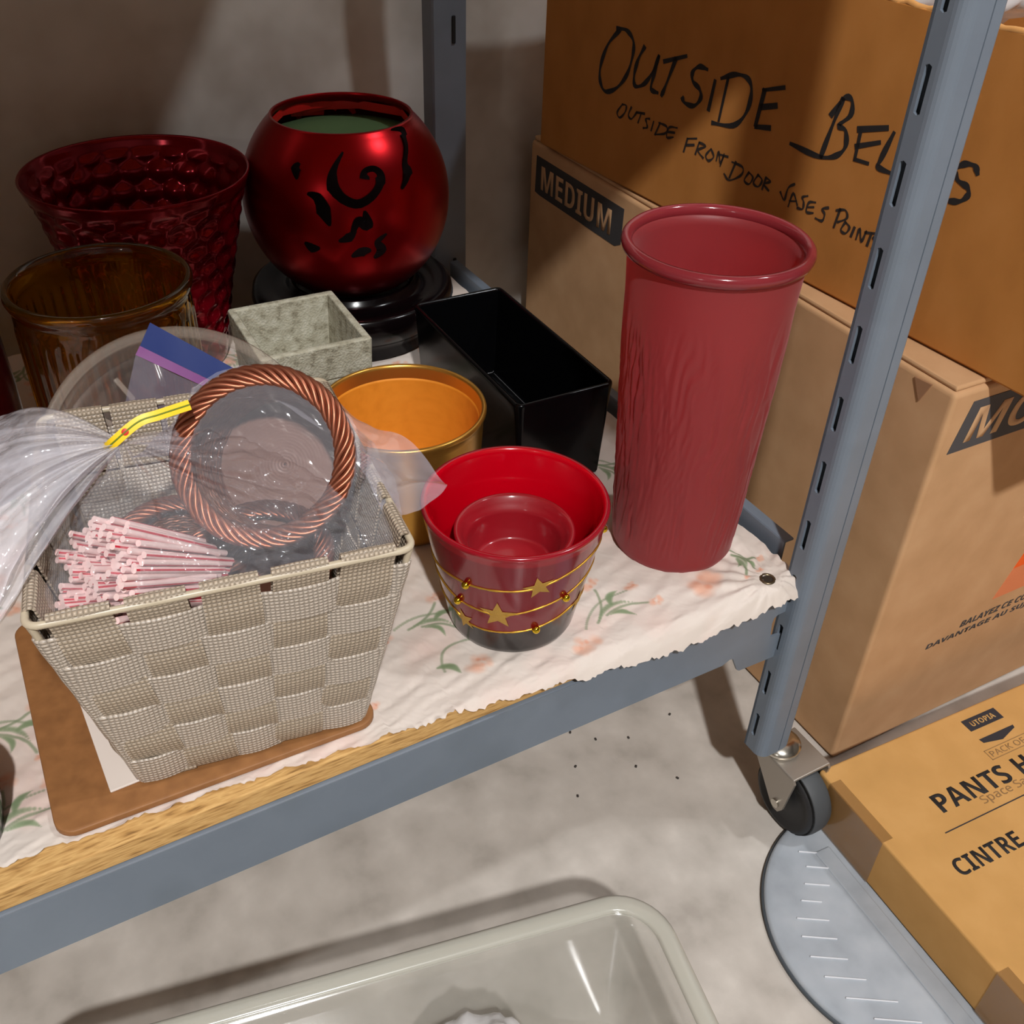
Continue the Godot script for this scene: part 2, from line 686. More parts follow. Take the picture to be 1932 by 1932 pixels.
func liner_picture() -> ImageTexture:
	lim = Image.create(LW, LH, false, Image.FORMAT_RGB8)
	lim.fill(c8(233, 221, 210))
	var n := noise(0.006, 101, 3)
	for y in range(0, LH):
		for x in range(0, LW):
			var h := n.get_noise_2d(x, y)
			lim.set_pixel(x, y, c8(232, 220, 209).lerp(c8(238, 208, 196), clampf(h * 1.1, 0.0, 0.75)))
	spray(Vector2(-0.108, -0.028), -0.25, 1.0)
	spray(Vector2(-0.196, -0.062), 0.3, 0.9)
	spray(Vector2(-0.404, -0.036), -0.35, 1.0)
	spray(Vector2(-0.020, -0.024), 1.5, 0.5)
	spray(Vector2(-0.262, -0.035), 0.1, 0.8)
	bloom(Vector2(-0.188, -0.024), 0.008)
	stem(Vector2(-0.206, -0.026), Vector2(-0.184, -0.040), 0.3)
	leaf(Vector2(-0.208, -0.030), Vector2(-0.199, -0.022))
	spray(Vector2(-0.396, -0.085), 0.6, 0.9)
	bloom(Vector2(-0.05, -0.02), 0.013)
	for i in 70:
		var p := Vector2(rng.randf_range(-0.6, 0.0), rng.randf_range(-0.45, -0.11))
		spray(p, rng.randf() * TAU, rng.randf_range(0.8, 1.1))
	return ImageTexture.create_from_image(lim)

# ------------------------------------------------------------------ lettering
func text_mesh(words: String, size: float, bold := true) -> TextMesh:
	var f := SystemFont.new()
	f.font_names = PackedStringArray(["Droid Sans"])
	f.font_weight = 700 if bold else 400
	var tm := TextMesh.new()
	tm.font = f
	tm.font_size = 64
	tm.text = words
	tm.pixel_size = size / 46.0
	tm.depth = 0.0002
	tm.curve_step = 2.0
	tm.horizontal_alignment = HORIZONTAL_ALIGNMENT_LEFT
	tm.vertical_alignment = VERTICAL_ALIGNMENT_BOTTOM
	return tm

# lettering baked so that its box becomes w by h, slanted by slant, laid through x (x right, y up, z out of the surface)
func letters(called: String, words: String, w: float, h: float, slant: float, x: Transform3D, m: Material, parent: Node, bold := true) -> MeshInstance3D:
	var tm := text_mesh(words, h, bold)
	var b := tm.get_aabb()
	var arr := tm.surface_get_arrays(0)
	var st := SurfaceTool.new()
	st.begin(Mesh.PRIMITIVE_TRIANGLES)
	for sfc in tm.get_surface_count():
		arr = tm.surface_get_arrays(sfc)
		var vs: PackedVector3Array = arr[Mesh.ARRAY_VERTEX]
		var ix: PackedInt32Array = arr[Mesh.ARRAY_INDEX] if arr[Mesh.ARRAY_INDEX] != null else PackedInt32Array(range(vs.size()))
		for i in ix:
			var p := vs[i] - b.position
			p = Vector3(p.x / b.size.x * w, p.y / b.size.y * h, p.z - b.size.z * 0.4)
			p.x += p.y * slant
			st.add_vertex(x * p)
	st.generate_normals()
	return obj(called, st.commit(), m, parent)

# strokes of a pen: "a,b a,b|a,b ..." in tenths of a millimetre (along the face, up)
func pen(s: Shape, strokes: String, w: float, to_world) -> void:
	for one in strokes.split("|"):
		var raw := PackedVector2Array()
		for p in one.split(" "):
			var ab := p.split(",")
			raw.append(Vector2(ab[0].to_float(), ab[1].to_float()) * 0.0001)
		var pts := smooth2(raw, 5)
		var l := PackedVector2Array()
		var poly_l := []
		var n := pts.size()
		s.begin()
		var prev := -1
		for i in n:
			var d := (pts[mini(i + 1, n - 1)] - pts[maxi(i - 1, 0)]).normalized()
			var o := d.orthogonal() * w * 0.5 * (0.85 + 0.25 * sin(i * 0.9 + pts[0].x * 900.0))
			var e := Vector2.ZERO
			if i == 0:
				e = -d * w * 0.3
			elif i == n - 1:
				e = d * w * 0.3
			var a := s.vert(to_world.call(pts[i] + o + e))
			s.vert(to_world.call(pts[i] - o + e))
			if prev >= 0:
				s.quad(prev, prev + 1, a + 1, a)
			prev = a

func smooth2(raw: PackedVector2Array, sub: int) -> PackedVector2Array:
	if raw.size() < 3:
		return raw
	var out := PackedVector2Array()
	var n := raw.size()
	for i in n - 1:
		var a := raw[maxi(i - 1, 0)]
		var b := raw[i]
		var c := raw[i + 1]
		var d := raw[mini(i + 2, n - 1)]
		for j in sub:
			out.append(b.cubic_interpolate(c, a, d, float(j) / sub))
	out.append(raw[n - 1])
	return out

func smooth3(raw: PackedVector3Array, sub: int, ring := false) -> PackedVector3Array:
	var out := PackedVector3Array()
	var n := raw.size()
	for i in (n if ring else n - 1):
		var a := raw[(i - 1 + n) % n] if ring else raw[maxi(i - 1, 0)]
		var b := raw[i]
		var c := raw[(i + 1) % n]
		var d := raw[(i + 2) % n] if ring else raw[mini(i + 2, n - 1)]
		for j in sub:
			out.append(b.cubic_interpolate(c, a, d, float(j) / sub))
	if not ring:
		out.append(raw[n - 1])
	return out

func vec3s(text: String) -> PackedVector3Array:
	var out := PackedVector3Array()
	for w in text.split(" "):
		var q := w.split(",")
		out.append(Vector3(q[0].to_float(), q[1].to_float(), q[2].to_float()) * 0.001)
	return out

func prof(text: String) -> PackedVector2Array:
	# "r,y r,y" in millimetres
	var out := PackedVector2Array()
	for w in text.split(" "):
		var q := w.split(",")
		out.append(Vector2(q[0].to_float(), q[1].to_float()) * 0.001)
	return out

# points along a profile, so that relief has something to move
func fine(p: PackedVector2Array, step: float, closed := true) -> PackedVector2Array:
	var out := PackedVector2Array()
	var n := p.size()
	for i in (n if closed else n - 1):
		var a := p[i]
		var b := p[(i + 1) % n]
		var m := maxi(1, int(ceil(a.distance_to(b) / step)))
		for j in m:
			out.append(a.lerp(b, float(j) / m))
	if not closed:
		out.append(p[n - 1])
	return out

# ------------------------------------------------------------------ the scene
func _ready() -> void:
	rng.seed = 7
	set_view()
	make_materials()
	lamps()
	room()
	shelving()
	cartons()
	floor_things()
	shelf_back()
	shelf_front()
	basket()
	basket_contents()

func set_view() -> void:
	var cam := Camera3D.new()
	cam.name = "camera"
	var right := Vector3(0.8721500692, 0.0296095145, 0.4883416155)
	var down := Vector3(-0.2768768452, -0.7930667382, 0.5425719873)
	var ahead := Vector3(0.4033527852, -0.6084146822, -0.6834750216)
	cam.transform = Transform3D(Basis(right, -down, -ahead), Vector3(-0.35692604, 0.3814471, 0.28941061))
	cam.fov = rad_to_deg(2.0 * atan(966.0 / 1919.14))
	cam.near = 0.02
	cam.far = 20.0
	add_child(cam)
	var we := WorldEnvironment.new()
	we.name = "environment"
	var e := Environment.new()
	e.background_mode = Environment.BG_COLOR
	e.background_color = Color(0.02, 0.02, 0.02)
	e.tonemap_mode = Environment.TONE_MAPPER_LINEAR
	e.tonemap_exposure = 1.0
	e.sdfgi_enabled = true
	e.ssao_enabled = true
	e.ssil_enabled = true
	we.environment = e
	add_child(we)

func lamp(called: String, label: String, at: Vector3, energy: float, col: Color, radius: float, hang: bool) -> void:
	var t := thing(called, label, "lamp", at)
	var s := Shape.new()
	var p := PackedVector2Array()
	for i in 13:
		var a := -PI / 2 + PI * i / 12
		p.append(Vector2(maxf(cos(a), 0.001) * radius, sin(a) * radius))
	s.lathe(p, 20)
	obj("bulb", s, M.bulb, t)
	if hang:
		var c := Shape.new()
		c.lathe(prof("0.5,0 22,0 24,4 24,36 60,44 60,52 0.5,52"), 24)
		obj("socket", c, M.white_paint, t, Vector3(0, radius, 0))
		var cord := Shape.new()
		cord.tube(PackedVector3Array([Vector3(0, radius + 0.05, 0), Vector3(0, 2.203 - at.y, 0)]), 0.004, 8)
		obj("cord", cord, M.white_paint, t)
	else:
		var c := Shape.new()
		c.tube(PackedVector3Array([Vector3(0, -radius, 0), Vector3(0, FLOOR - at.y + 0.03, 0)]), 0.012, 12)
		obj("pole", c, M.steel, t)
		var b := Shape.new()
		b.lathe(prof("0.5,0 140,0 140,10 120,24 14,34 0.5,34"), 32)
		obj("base", b, M.steel, t, Vector3(0, FLOOR - at.y, 0))
	var l := OmniLight3D.new()
	l.name = "light"
	l.light_energy = energy
	l.light_color = col
	l.light_size = radius
	l.omni_range = 12.0
	l.omni_attenuation = 2.0
	l.shadow_enabled = true
	t.add_child(l)

func lamps() -> void:
	lamp("ceiling_lamp", "bare warm bulb hanging from the ceiling behind the viewer", Vector3(-0.72, 1.95, 1.50), 5.7, Color(0.985, 0.985, 0.985), 0.045, true)
	lamp("floor_lamp", "bare bulb on a grey pole standing left of the shelf", Vector3(-1.9, 0.93, 1.25), 0.13, Color(0.98, 0.985, 0.985), 0.06, false)
	lamp("ceiling_lamp", "bare bulb hanging from the ceiling above the cartons", Vector3(0.86, 1.90, 0.47), 1.2, Color(0.97, 0.985, 1.0), 0.05, true)

func room() -> void:
	var s := Shape.new()
	s.box(Vector3(5.2, 0.2, 4.2), 0.0, Transform3D(Basis(), Vector3(0, FLOOR - 0.1, 1.4)), 1)
	struct("floor", s, M.floor)
	s = Shape.new()
	s.box(Vector3(5.2, 0.2, 4.2), 0.0, Transform3D(Basis(), Vector3(0, 2.203 + 0.1, 1.4)), 1)
	struct("ceiling", s, M.plaster)
	# the wall behind the shelf: covered with loose, slightly billowing sheeting
	s = Shape.new()
	var n := noise(1.1, 3, 3)
	var n2 := noise(5.0, 4, 3)
	var front := func(u: float, w: float) -> Vector3:
		var p := Vector3(-2.6 + 5.2 * u, FLOOR - 0.0 + 2.4 * w, -0.497)
		p.z += 0.012 * n.get_noise_2d(p.x * 2.0, p.y * 2.0) + 0.003 * n2.get_noise_2d(p.x * 1.5, p.y)
		return p
	s.sheet(260, 120, front)
	s.begin()
	s.box(Vector3(5.2, 2.4, 0.15), 0.0, Transform3D(Basis(), Vector3(0, FLOOR + 1.2, -0.60)), 1)
	struct("wall_back", s, M.wall)
	for w in [["wall_left", Vector3(-2.6, 1.003, 1.4), Vector3(0.2, 2.4, 4.2)], ["wall_right", Vector3(2.6, 1.003, 1.4), Vector3(0.2, 2.4, 4.2)], ["wall_front", Vector3(0, 1.003, 3.45), Vector3(5.2, 2.4, 0.2)]]:
		s = Shape.new()
		s.box(w[2], 0.0, Transform3D(Basis(), w[1]), 1)
		struct(w[0], s, M.plaster)

# ---- the shelving unit -------------------------------------------------------
const SLOT := 0.0381

func post_shape() -> Shape:
	# plan seen from above: slots in the left face, a round corner, the front face with a seam, a closed back
	var s := Shape.new()
	var o := PackedVector2Array()
	for i in 7:
		var a := PI + PI / 2 * i / 6.0
		o.append(Vector2(0.0035 + cos(a) * 0.0065, -0.0042 + sin(a) * 0.0065))      # y here is -z
	for q in [Vector2(0.0116, -0.0107), Vector2(0.0118, -0.0092), Vector2(0.0123, -0.0092), Vector2(0.0125, -0.0106), Vector2(0.0185, -0.0104), Vector2(0.0202, -0.0094), Vector2(0.0208, -0.0078), Vector2(0.0208, 0.0052), Vector2(-0.003, 0.0052), Vector2(-0.003, 0.0036), Vector2(0.0190, 0.0036), Vector2(0.0190, -0.0068), Vector2(0.0, -0.0068), Vector2(-0.001, -0.0042)]:
		o.append(q)
	var up := Transform3D(Basis(Vector3.RIGHT, Vector3(0, 0, -1), Vector3.UP), Vector3(0, -0.131, 0))
	s.prism(o, 1.75, up)
	# the slotted face in two halves that meet at the slots
	for side in [-1.0, 1.0]:
		var p := PackedVector2Array()
		var edge: float = 0.0042 if side > 0 else -0.0052
		p.append(Vector2(edge, -0.131))
		p.append(Vector2(0, -0.131))
		for k in range(10, -36, -1):
			var top := 0.2826 - k * SLOT
			p.append(Vector2(0, top - 0.0198))
			p.append(Vector2(side * 0.0017, top - 0.0190))
			p.append(Vector2(side * 0.0017, top - 0.0008))
			p.append(Vector2(0, top))
		p.append(Vector2(0, 1.619))
		p.append(Vector2(edge, 1.619))
		s.prism(p, 0.0018, Transform3D(Basis(Vector3(0, 0, 1), Vector3.UP, Vector3(1, 0, 0)), Vector3(-0.003, 0, 0)))
	return s

func shelving() -> void:
	var t := thing("shelving_unit", "grey steel shelving unit with slotted posts and a particle board shelf", "shelving")
	var ps := post_shape().mesh()
	obj("post", ps, M.steel, t)
	# back post: the same steel angle, turned so that its slots look forward
	var b := Shape.new()
	var lp := PackedVector2Array([Vector2(-0.006, 0.016), Vector2(-0.006, 0.0), Vector2(-0.0045, -0.0012), Vector2(0.0222, -0.0012), Vector2(0.0222, 0.0008), Vector2(-0.004, 0.0008), Vector2(-0.004, 0.016)])
	b.prism(lp, 1.75, Transform3D(Basis(Vector3.RIGHT, Vector3(0, 0, -1), Vector3.UP), Vector3(0, -0.131, -0.449)))
	obj("post", b, M.steel, t)
	var ds := Shape.new()
	ds.box(Vector3(0.0030, 0.0195, 0.0022), 0.0008, Transform3D(), 1)
	var slot := ds.mesh()
	for k in [0, 5]:
		obj("slot", slot, M.dark, t, Vector3(0.0118, 0.2129 - 0.0095 + (-k) * SLOT, -0.4478))
	obj("post", ps, M.steel, t, Vector3(-0.985, 0, 0))
	obj("post", b, M.steel, t, Vector3(-0.97, 0, 0))
	# front beam with its hooked end plate
	var bp := PackedVector2Array()
	for q in ["-975,0", "-980,-35.2", "-43.2,-36.2", "-41.7,-35.2", "-38.5,-33.6", "-36.2,-34.4", "-31,-45.8", "-29.1,-47.2", "0,-48.0", "-0.5,-30.3", "-9.9,-28.8", "-11.4,-17.6", "-10.6,-13.6", "-8.2,-12.0", "-1.4,-11.6", "0.3,-8.5", "0,0.6", "-9.7,0.3", "-10.4,-2.4", "-19,-2.6", "-60,-1.6", "-61.4,-3.2", "-69.6,-3.2", "-70.8,-0.4"]:
		var f = q.split(",")
		bp.append(Vector2(f[0].to_float(), f[1].to_float()) * 0.001)
	var s := Shape.new()
	s.prism(bp, 0.0016, Transform3D(Basis(), Vector3(0, 0, -0.0016)))
	var lip := Shape.new()
	s.begin()
	s.box(Vector3(0.885, 0.0024, 0.012), 0.0011, Transform3D(Basis(), Vector3(-0.514, -0.0012, -0.0062)))
	s.box(Vector3(0.885, 0.0018, 0.012), 0.0008, Transform3D(Basis(), Vector3(-0.514, -0.0345, -0.0062)))
	obj("front_beam", s, M.steel, t)
	s = Shape.new()
	s.box(Vector3(0.96, 0.035, 0.0016), 0.0006, Transform3D(Basis(), Vector3(-0.49, -0.0175, -0.4505)))
	obj("back_beam", s, M.steel, t)
	for x in [0.0065, -0.985]:
		s = Shape.new()
		s.box(Vector3(0.0016, 0.052, 0.425), 0.0007, Transform3D(Basis(), Vector3(x, -0.0045, -0.2325)))
		s.box(Vector3(0.007, 0.0016, 0.425), 0.0007, Transform3D(Basis(), Vector3(x + 0.003, 0.0212, -0.2325)))
		obj("side_rail", s, M.steel, t)
	s = Shape.new()
	s.box(Vector3(0.976, 0.0125, 0.447), 0.0012, Transform3D(Basis(), Vector3(-0.4886, 0.0063, -0.2255)))
	obj("shelf_board", s, M.board, t)
	# the next shelf up
	s = Shape.new()
	s.box(Vector3(0.976, 0.0125, 0.45), 0.0012, Transform3D(Basis(), Vector3(-0.4886, UPPER + 0.0063, -0.2255)))
	obj("shelf_board", s, M.board, t)
	s = Shape.new()
	s.box(Vector3(0.975, 0.036, 0.0016), 0.0006, Transform3D(Basis(), Vector3(-0.489, UPPER - 0.018, -0.001)))
	obj("front_beam", s, M.steel, t)
	# casters
	for at in [Vector3(0.0, 0, 0), Vector3(0.0, 0, -0.46), Vector3(-0.985, 0, 0), Vector3(-0.985, 0, -0.46)]:
		var c := Node3D.new()
		c.name = "caster"
		t.add_child(c, true)
		c.position = at
		var col := Shape.new()
		col.lathe(prof("0.5,-139 11,-139 13,-137 13,-134 10,-132.5 7,-130 0.5,-130"), 24)
		obj("swivel_collar", col, M.chrome, c, Vector3(0.021, 0, 0.004))
		var fk := Shape.new()
		fk.box(Vector3(0.031, 0.0022, 0.034), 0.001, Transform3D(Basis(), Vector3(0.0255, -0.1395, 0.0130)))
		var plate := PackedVector2Array([Vector2(-0.004, -0.139), Vector2(0.029, -0.139), Vector2(0.031, -0.142), Vector2(0.0275, -0.171), Vector2(0.0245, -0.176), Vector2(0.0205, -0.1765), Vector2(0.0170, -0.174), Vector2(-0.0045, -0.147)])
		for x in [0.0100, 0.0392]:
			fk.prism(plate, 0.0018, Transform3D(Basis(Vector3(0, 0, 1), Vector3.UP, Vector3(1, 0, 0)), Vector3(x, 0, 0)))
		obj("fork", fk, M.zinc, c)
		var ax := Shape.new()
		ax.tube(PackedVector3Array([Vector3(0.0085, -0.1700, 0.0215), Vector3(0.0425, -0.1700, 0.0215)]), 0.0032, 12)
		obj("axle", ax, M.chrome, c)
		var wh := Shape.new()
		var wp := PackedVector2Array()
		for q in ["0.5,-8.5", "9,-8.5", "11,-7.5", "19,-7.5", "21.5,-9.6", "24.5,-9.0", "26.4,-6.4", "27,-2.5", "27,2.5", "26.4,6.4", "24.5,9.0", "21.5,9.6", "19,7.5", "11,7.5", "9,8.5", "0.5,8.5"]:
			var f = q.split(",")
			wp.append(Vector2(f[0].to_float(), f[1].to_float()) * 0.001)
		wh.lathe(wp, 40)
		var w := obj("wheel", wh, M.rubber, c, Vector3(0.0255, -0.1700, 0.0215))
		w.rotation.z = PI / 2
		var td := Shape.new()
		td.lathe(prof("25.8,-8 27.0,-5.4 27.5,-2 27.5,2 27.0,5.4 25.8,8 25,0"), 40)
		var w2 := obj("tread", td, M.tread, c, Vector3(0.0255, -0.1700, 0.0215))
		w2.rotation.z = PI / 2
	liner()

const UPPER := 0.47

func liner_edge(x: float) -> float:
	# how far the paper reaches forward: negative = short of the board's edge, positive = hanging over it
	var base := 0.0
	if x > -0.09:
		base = lerpf(0.0125, 0.0105, clampf((x + 0.09) / 0.09, 0, 1))
	elif x > -0.2:
		base = lerpf(0.002, 0.0125, (x + 0.2) / 0.11)
	elif x > -0.31:
		base = lerpf(-0.0075, 0.002, (x + 0.31) / 0.11)
	else:
		base = lerpf(-0.016, -0.0075, clampf((x + 0.45) / 0.14, 0, 1))
	return base

func liner() -> void:
	var s := Shape.new()
	var n := noise(60.0, 15, 3)
	var n2 := noise(16.0, 16, 3)
	var n3 := noise(7.0, 17, 2)
	var pin := Vector2(-0.0172, -0.006)
	var f := func(u: float, w: float) -> Vector3:
		var x := lerpf(-0.6, 0.0005, u)
		var jag := 0.0011 * n.get_noise_1d(x * 6.0) + 0.0022 * n2.get_noise_1d(x * 4.0) + 0.0007 * n.get_noise_1d(x * 22.0)
		var e := liner_edge(x) + jag
		var z := lerpf(-0.448, e, 1.0 - pow(1.0 - w, 1.8))
		# wrinkles: long soft ridges along the shelf, and a fan that runs out from the pin
		var d := Vector2(x, z) - pin
		var r := d.length()
		var fan := 0.5 + 0.5 * sin(atan2(d.y, d.x) * 17.0 + 2.0 * n3.get_noise_2d(x * 3, z * 3))
		var h := 0.0017 * fan * exp(-r / 0.07) * clampf(r / 0.012, 0, 1)
		h += 0.0013 * (1.0 + n2.get_noise_2d(x * 1.1, z * 5.5 + x * 2.0)) + 0.00035 * n.get_noise_2d(x * 0.8, z * 3.0)
		var y := 0.0127 + h
		if e > 0.0 and z > -0.003:
			var over := z + 0.003
			z = -0.003 + over * 0.5 + 0.002 * clampf(over / 0.006, 0, 1)
			y -= over * over * 40.0 * 0.8 + 0.35 * over
		return Vector3(x, y, z)
	s.sheet(420, 150, f)
	# the picture follows the place on the shelf
	for i in s.v.size():
		s.t[i] = Vector2((s.v[i].x + 0.6) / 0.6, (s.v[i].z + 0.45 + maxf(0.0, 0.0127 - s.v[i].y)) / 0.47)
	s.flip()
	var o := Node3D.new()
	var t := thing("shelf_liner", "thin white shelf paper printed with pale pink flowers, ragged along its front edge", "shelf liner")
	obj("paper", s, M.liner, t)
	var e := Shape.new()
	e.lathe(prof("3.0,0 4.6,0 4.7,0.5 4.1,1.0 3.2,0.8"), 28)
	obj("eyelet", e, M.eyelet, t, Vector3(-0.0172, 0.0138, -0.006))
	e = Shape.new()
	e.lathe(prof("0.2,0 3.2,0 3.2,0.35 0.2,0.35"), 20)
	obj("eyelet_hole", e, M.hole, t, Vector3(-0.0172, 0.0138, -0.006))
	o.free()

# ---- cartons at the right -----------------------------------------------------
func cartons() -> void:
	# lower carton: its left face looks at the shelf, its front at the viewer
	var yaw := -0.0165
	var t := thing("moving_carton", "tan moving carton with a dark MEDIUM band, standing on the floor under the other carton", "carton", Vector3(0.088, FLOOR, -0.0008), yaw)
	var s := Shape.new()
	var w := 0.40
	var d := 0.468
	var h := 0.3045
	s.box(Vector3(w, h - 0.002, d), 0.0035, Transform3D(Basis(), Vector3(w / 2, h / 2, -d / 2)), 3)
	obj("body", s, M.carton, t)
	# top flaps, folded down over the edges
	s = Shape.new()
	s.box(Vector3(w / 2 - 0.002, 0.0035, d - 0.004), 0.0015, Transform3D(Basis(), Vector3(w / 4 + 0.001, h + 0.0006, -d / 2)))
	obj("flap", s, M.carton, t)
	s = Shape.new()
	s.box(Vector3(w / 2 - 0.002, 0.0035, d - 0.004), 0.0015, Transform3D(Basis(), Vector3(w * 0.75, h + 0.0006, -d / 2)))
	obj("flap", s, M.carton, t)
	# torn corner: crushed notch of card at the top front left edge
	s = Shape.new()
	s.prism(PackedVector2Array([Vector2(-0.028, 0.0), Vector2(-0.016, 0.001), Vector2(-0.021, -0.012)]), 0.0012, Transform3D(Basis(Vector3(0, 0, 1), Vector3.UP, Vector3(-1, 0, 0)), Vector3(0.0002, h - 0.004, 0)))
	obj("torn_notch", s, mat(c8(150, 110, 78), 0.9), t)
	# printed bands (flat print)
	var left := Transform3D(Basis(Vector3(0, 0, 1), Vector3.UP, Vector3(-1, 0, 0)), Vector3(0, 0, 0))
	s = Shape.new()
	s.prism(PackedVector2Array([Vector2(-0.4575, 0.2615), Vector2(-0.449, 0.2605), Vector2(-0.330, 0.2605), Vector2(-0.322, 0.2645), Vector2(-0.3216, 0.293), Vector2(-0.4566, 0.293)]), 0.0003, left)
	obj("printed_band", s, mat(c8(52, 50, 50), 0.85), t)
	letters("printed_word", "MEDIUM", 0.110, 0.0205, 0.0, left * Transform3D(Basis(), Vector3(-0.4475, 0.2665, 0.0004)), M.print_carton, t)
	var face := Transform3D(Basis(), Vector3(0, 0, 0))
	s = Shape.new()
	s.prism(PackedVector2Array([Vector2(0.0092, 0.2622), Vector2(0.30, 0.2622), Vector2(0.308, 0.2950), Vector2(0.0172, 0.2950)]), 0.0003, face)
	obj("printed_band", s, mat(c8(70, 68, 70), 0.85), t)
	letters("printed_word", "MOVING", 0.148, 0.0225, 0.22, Transform3D(Basis(), Vector3(0.0195, 0.2675, 0.0004)), M.print_carton, t)
	# orange mark cut off by the frame
	s = Shape.new()
	s.prism(PackedVector2Array([Vector2(0.1262, 0.1332), Vector2(0.17, 0.1332), Vector2(0.19, 0.187), Vector2(0.1475, 0.187)]), 0.0003, face)
	obj("printed_mark", s, M.print_orange, t)
	s = Shape.new()
	s.prism(PackedVector2Array([Vector2(0.1165, 0.1085), Vector2(0.165, 0.1085), Vector2(0.17, 0.1332), Vector2(0.1262, 0.1332)]), 0.0003, face)
	obj("printed_mark", s, M.print_orange_pale, t)
	letters("printed_line", "BALAYEZ CE CODE POUR EN SAVOIR", 0.158, 0.0058, 0.2, Transform3D(Basis(), Vector3(0.0905, 0.0925, 0.0002)), M.print_dark, t)
	letters("printed_line", "DAVANTAGE AU SUJET DE LA FORCE", 0.182, 0.0058, 0.2, Transform3D(Basis(), Vector3(0.0605, 0.0830, 0.0002)), M.print_dark, t)

	# upper carton, open at the top, set back a little to the right
	var slope := 0.0483
	var turn := -atan(slope)
	var u := thing("bells_carton", "open brown carton marked OUTSIDE BELLS in black handwriting, on the tan moving carton", "carton", Vector3(0.11, 0.1105, 0.0), -turn)
	var bw := 0.36
	var bd := 0.52
	var bh := 0.1655
	s = Shape.new()
	s.tray(bw / 2, bd / 2, 0.004, prof("2,0 0,2 0,%f 0.6,%f 3.4,%f 4,%f 4,6 5,5" % [bh * 1000 - 0.8, bh * 1000, bh * 1000, bh * 1000 - 0.8]), 4)
	var bx := Vector3(bw / 2, 0, 0.075 - bd / 2)
	obj("body", s, M.carton_brown, u, bx)
	# fuzzy torn rim along the cut edge of the card
	s = Shape.new()
	var edge := PackedVector3Array()
	for i in 90:
		edge.append(Vector3(0.002 + rng.randf_range(-0.0006, 0.0006), bh + rng.randf_range(-0.0008, 0.0010), 0.072 - i * (bd - 0.008) / 89.0))
	s.tube(edge, 0.0019, 6)
	obj("torn_rim", s, mat(c8(196, 140, 78), 0.95), u)
	# the handwriting: world places on the face, taken back to the carton's own axes
	var inv := u.transform.affine_inverse()
	var on_face := func(q: Vector2) -> Vector3:
		return inv * Vector3(0.11 + slope * q.x, q.y, q.x) + Vector3(-0.0003, 0, 0)
	s = Shape.new()
	pen(s, "-3484,2167 -3606,2047 -3674,1890 -3665,1783 -3592,1727 -3456,1787 -3351,1910 -3309,2058 -3328,2139 -3411,2182 -3515,2170|-3192,2117 -3249,2020 -3275,1910 -3249,1846 -3151,1887 -3068,1992 -3029,2093|-3029,2093 -3062,1959 -3074,1870 -3000,1862|-2969,2073 -2752,2154|-2852,2115 -2926,1923 -2956,1856|-2536,2121 -2613,2120 -2669,2075 -2658,2020 -2585,1988 -2560,1937 -2613,1874 -2706,1867 -2739,1892|-2448,2070 -2470,1885|-2333,2113 -2359,1848|-2392,2099 -2269,2151 -2161,2153 -2110,2088 -2125,1958 -2221,1852 -2416,1816|-1847,2174 -2013,2119|-2002,2122 -2028,1904|-2010,2019 -1883,2060|-2026,1897 -1904,1922|-1390,2221 -1424,2067 -1461,1877|-1450,2119 -1383,2230 -1325,2230 -1311,2155 -1378,2080 -1323,2066 -1298,1984 -1349,1917 -1471,1874 -1712,1881|-1045,2156 -1235,2097|-1217,2102 -1213,1935|-1225,2005 -1073,2070|-1213,1935 -1118,1941|-995,2142 -1037,1987 -1041,1943 -937,1938|-797,2135 -823,1980 -826,1937 -719,1935|-432,2095 -460,2126 -521,2117 -563,2074 -530,2030 -468,2016 -447,1981 -480,1936 -540,1916", 0.0034, on_face)
	obj("handwriting", s, M.ink, u)
	s = Shape.new()
	pen(s, "-3378,1688 -3430,1619 -3394,1591 -3339,1643 -3331,1691 -3378,1688|-3270,1697 -3297,1635 -3257,1618 -3205,1677|-3205,1677 -3117,1691|-3152,1688 -3179,1612|-3053,1672 -3096,1661 -3082,1634 -3072,1608 -3114,1592|-3008,1666 -3025,1599|-2936,1677 -2978,1584|-2950,1673 -2863,1670 -2868,1624 -2978,1584|-2753,1691 -2835,1672 -2850,1602 -2782,1621|-2843,1640 -2774,1653|-2544,1679 -2634,1653|-2634,1653 -2656,1559|-2639,1608 -2561,1631|-2514,1661 -2536,1576|-2514,1661 -2445,1655 -2516,1609 -2454,1574|-2392,1653 -2433,1598 -2400,1573 -2356,1612 -2392,1653|-2326,1595 -2315,1658 -2286,1590 -2263,1657|-2311,1642 -2224,1651|-2261,1649 -2282,1574|-2145,1641 -2181,1527|-2180,1630 -2079,1627 -2079,1576 -2177,1511 -2235,1536|-2014,1613 -2044,1553 -1997,1542 -1973,1592 -2014,1613|-1932,1622 -1960,1562 -1914,1552 -1890,1601 -1932,1622|-1861,1627 -1876,1547|-1861,1627 -1818,1616 -1867,1583 -1819,1557|-1720,1581 -1676,1545 -1663,1624 -1618,1663|-1634,1518 -1613,1607 -1564,1550|-1632,1552 -1576,1570|-1497,1629 -1535,1608 -1517,1582 -1516,1541 -1559,1535|-1427,1612 -1476,1595 -1482,1536 -1429,1546|-1479,1565 -1433,1581|-1321,1615 -1367,1592 -1339,1569 -1348,1525 -1401,1523|-1233,1637 -1250,1519|-1259,1620 -1194,1643 -1171,1603 -1230,1559|-1174,1578 -1194,1523 -1155,1516 -1137,1559 -1174,1578|-1101,1572 -1112,1512|-1071,1511 -1062,1578 -1031,1510 -1013,1580|-1019,1570 -938,1592|-974,1582 -984,1503|-924,1581 -956,1558 -925,1541 -948,1501", 0.0017, on_face)
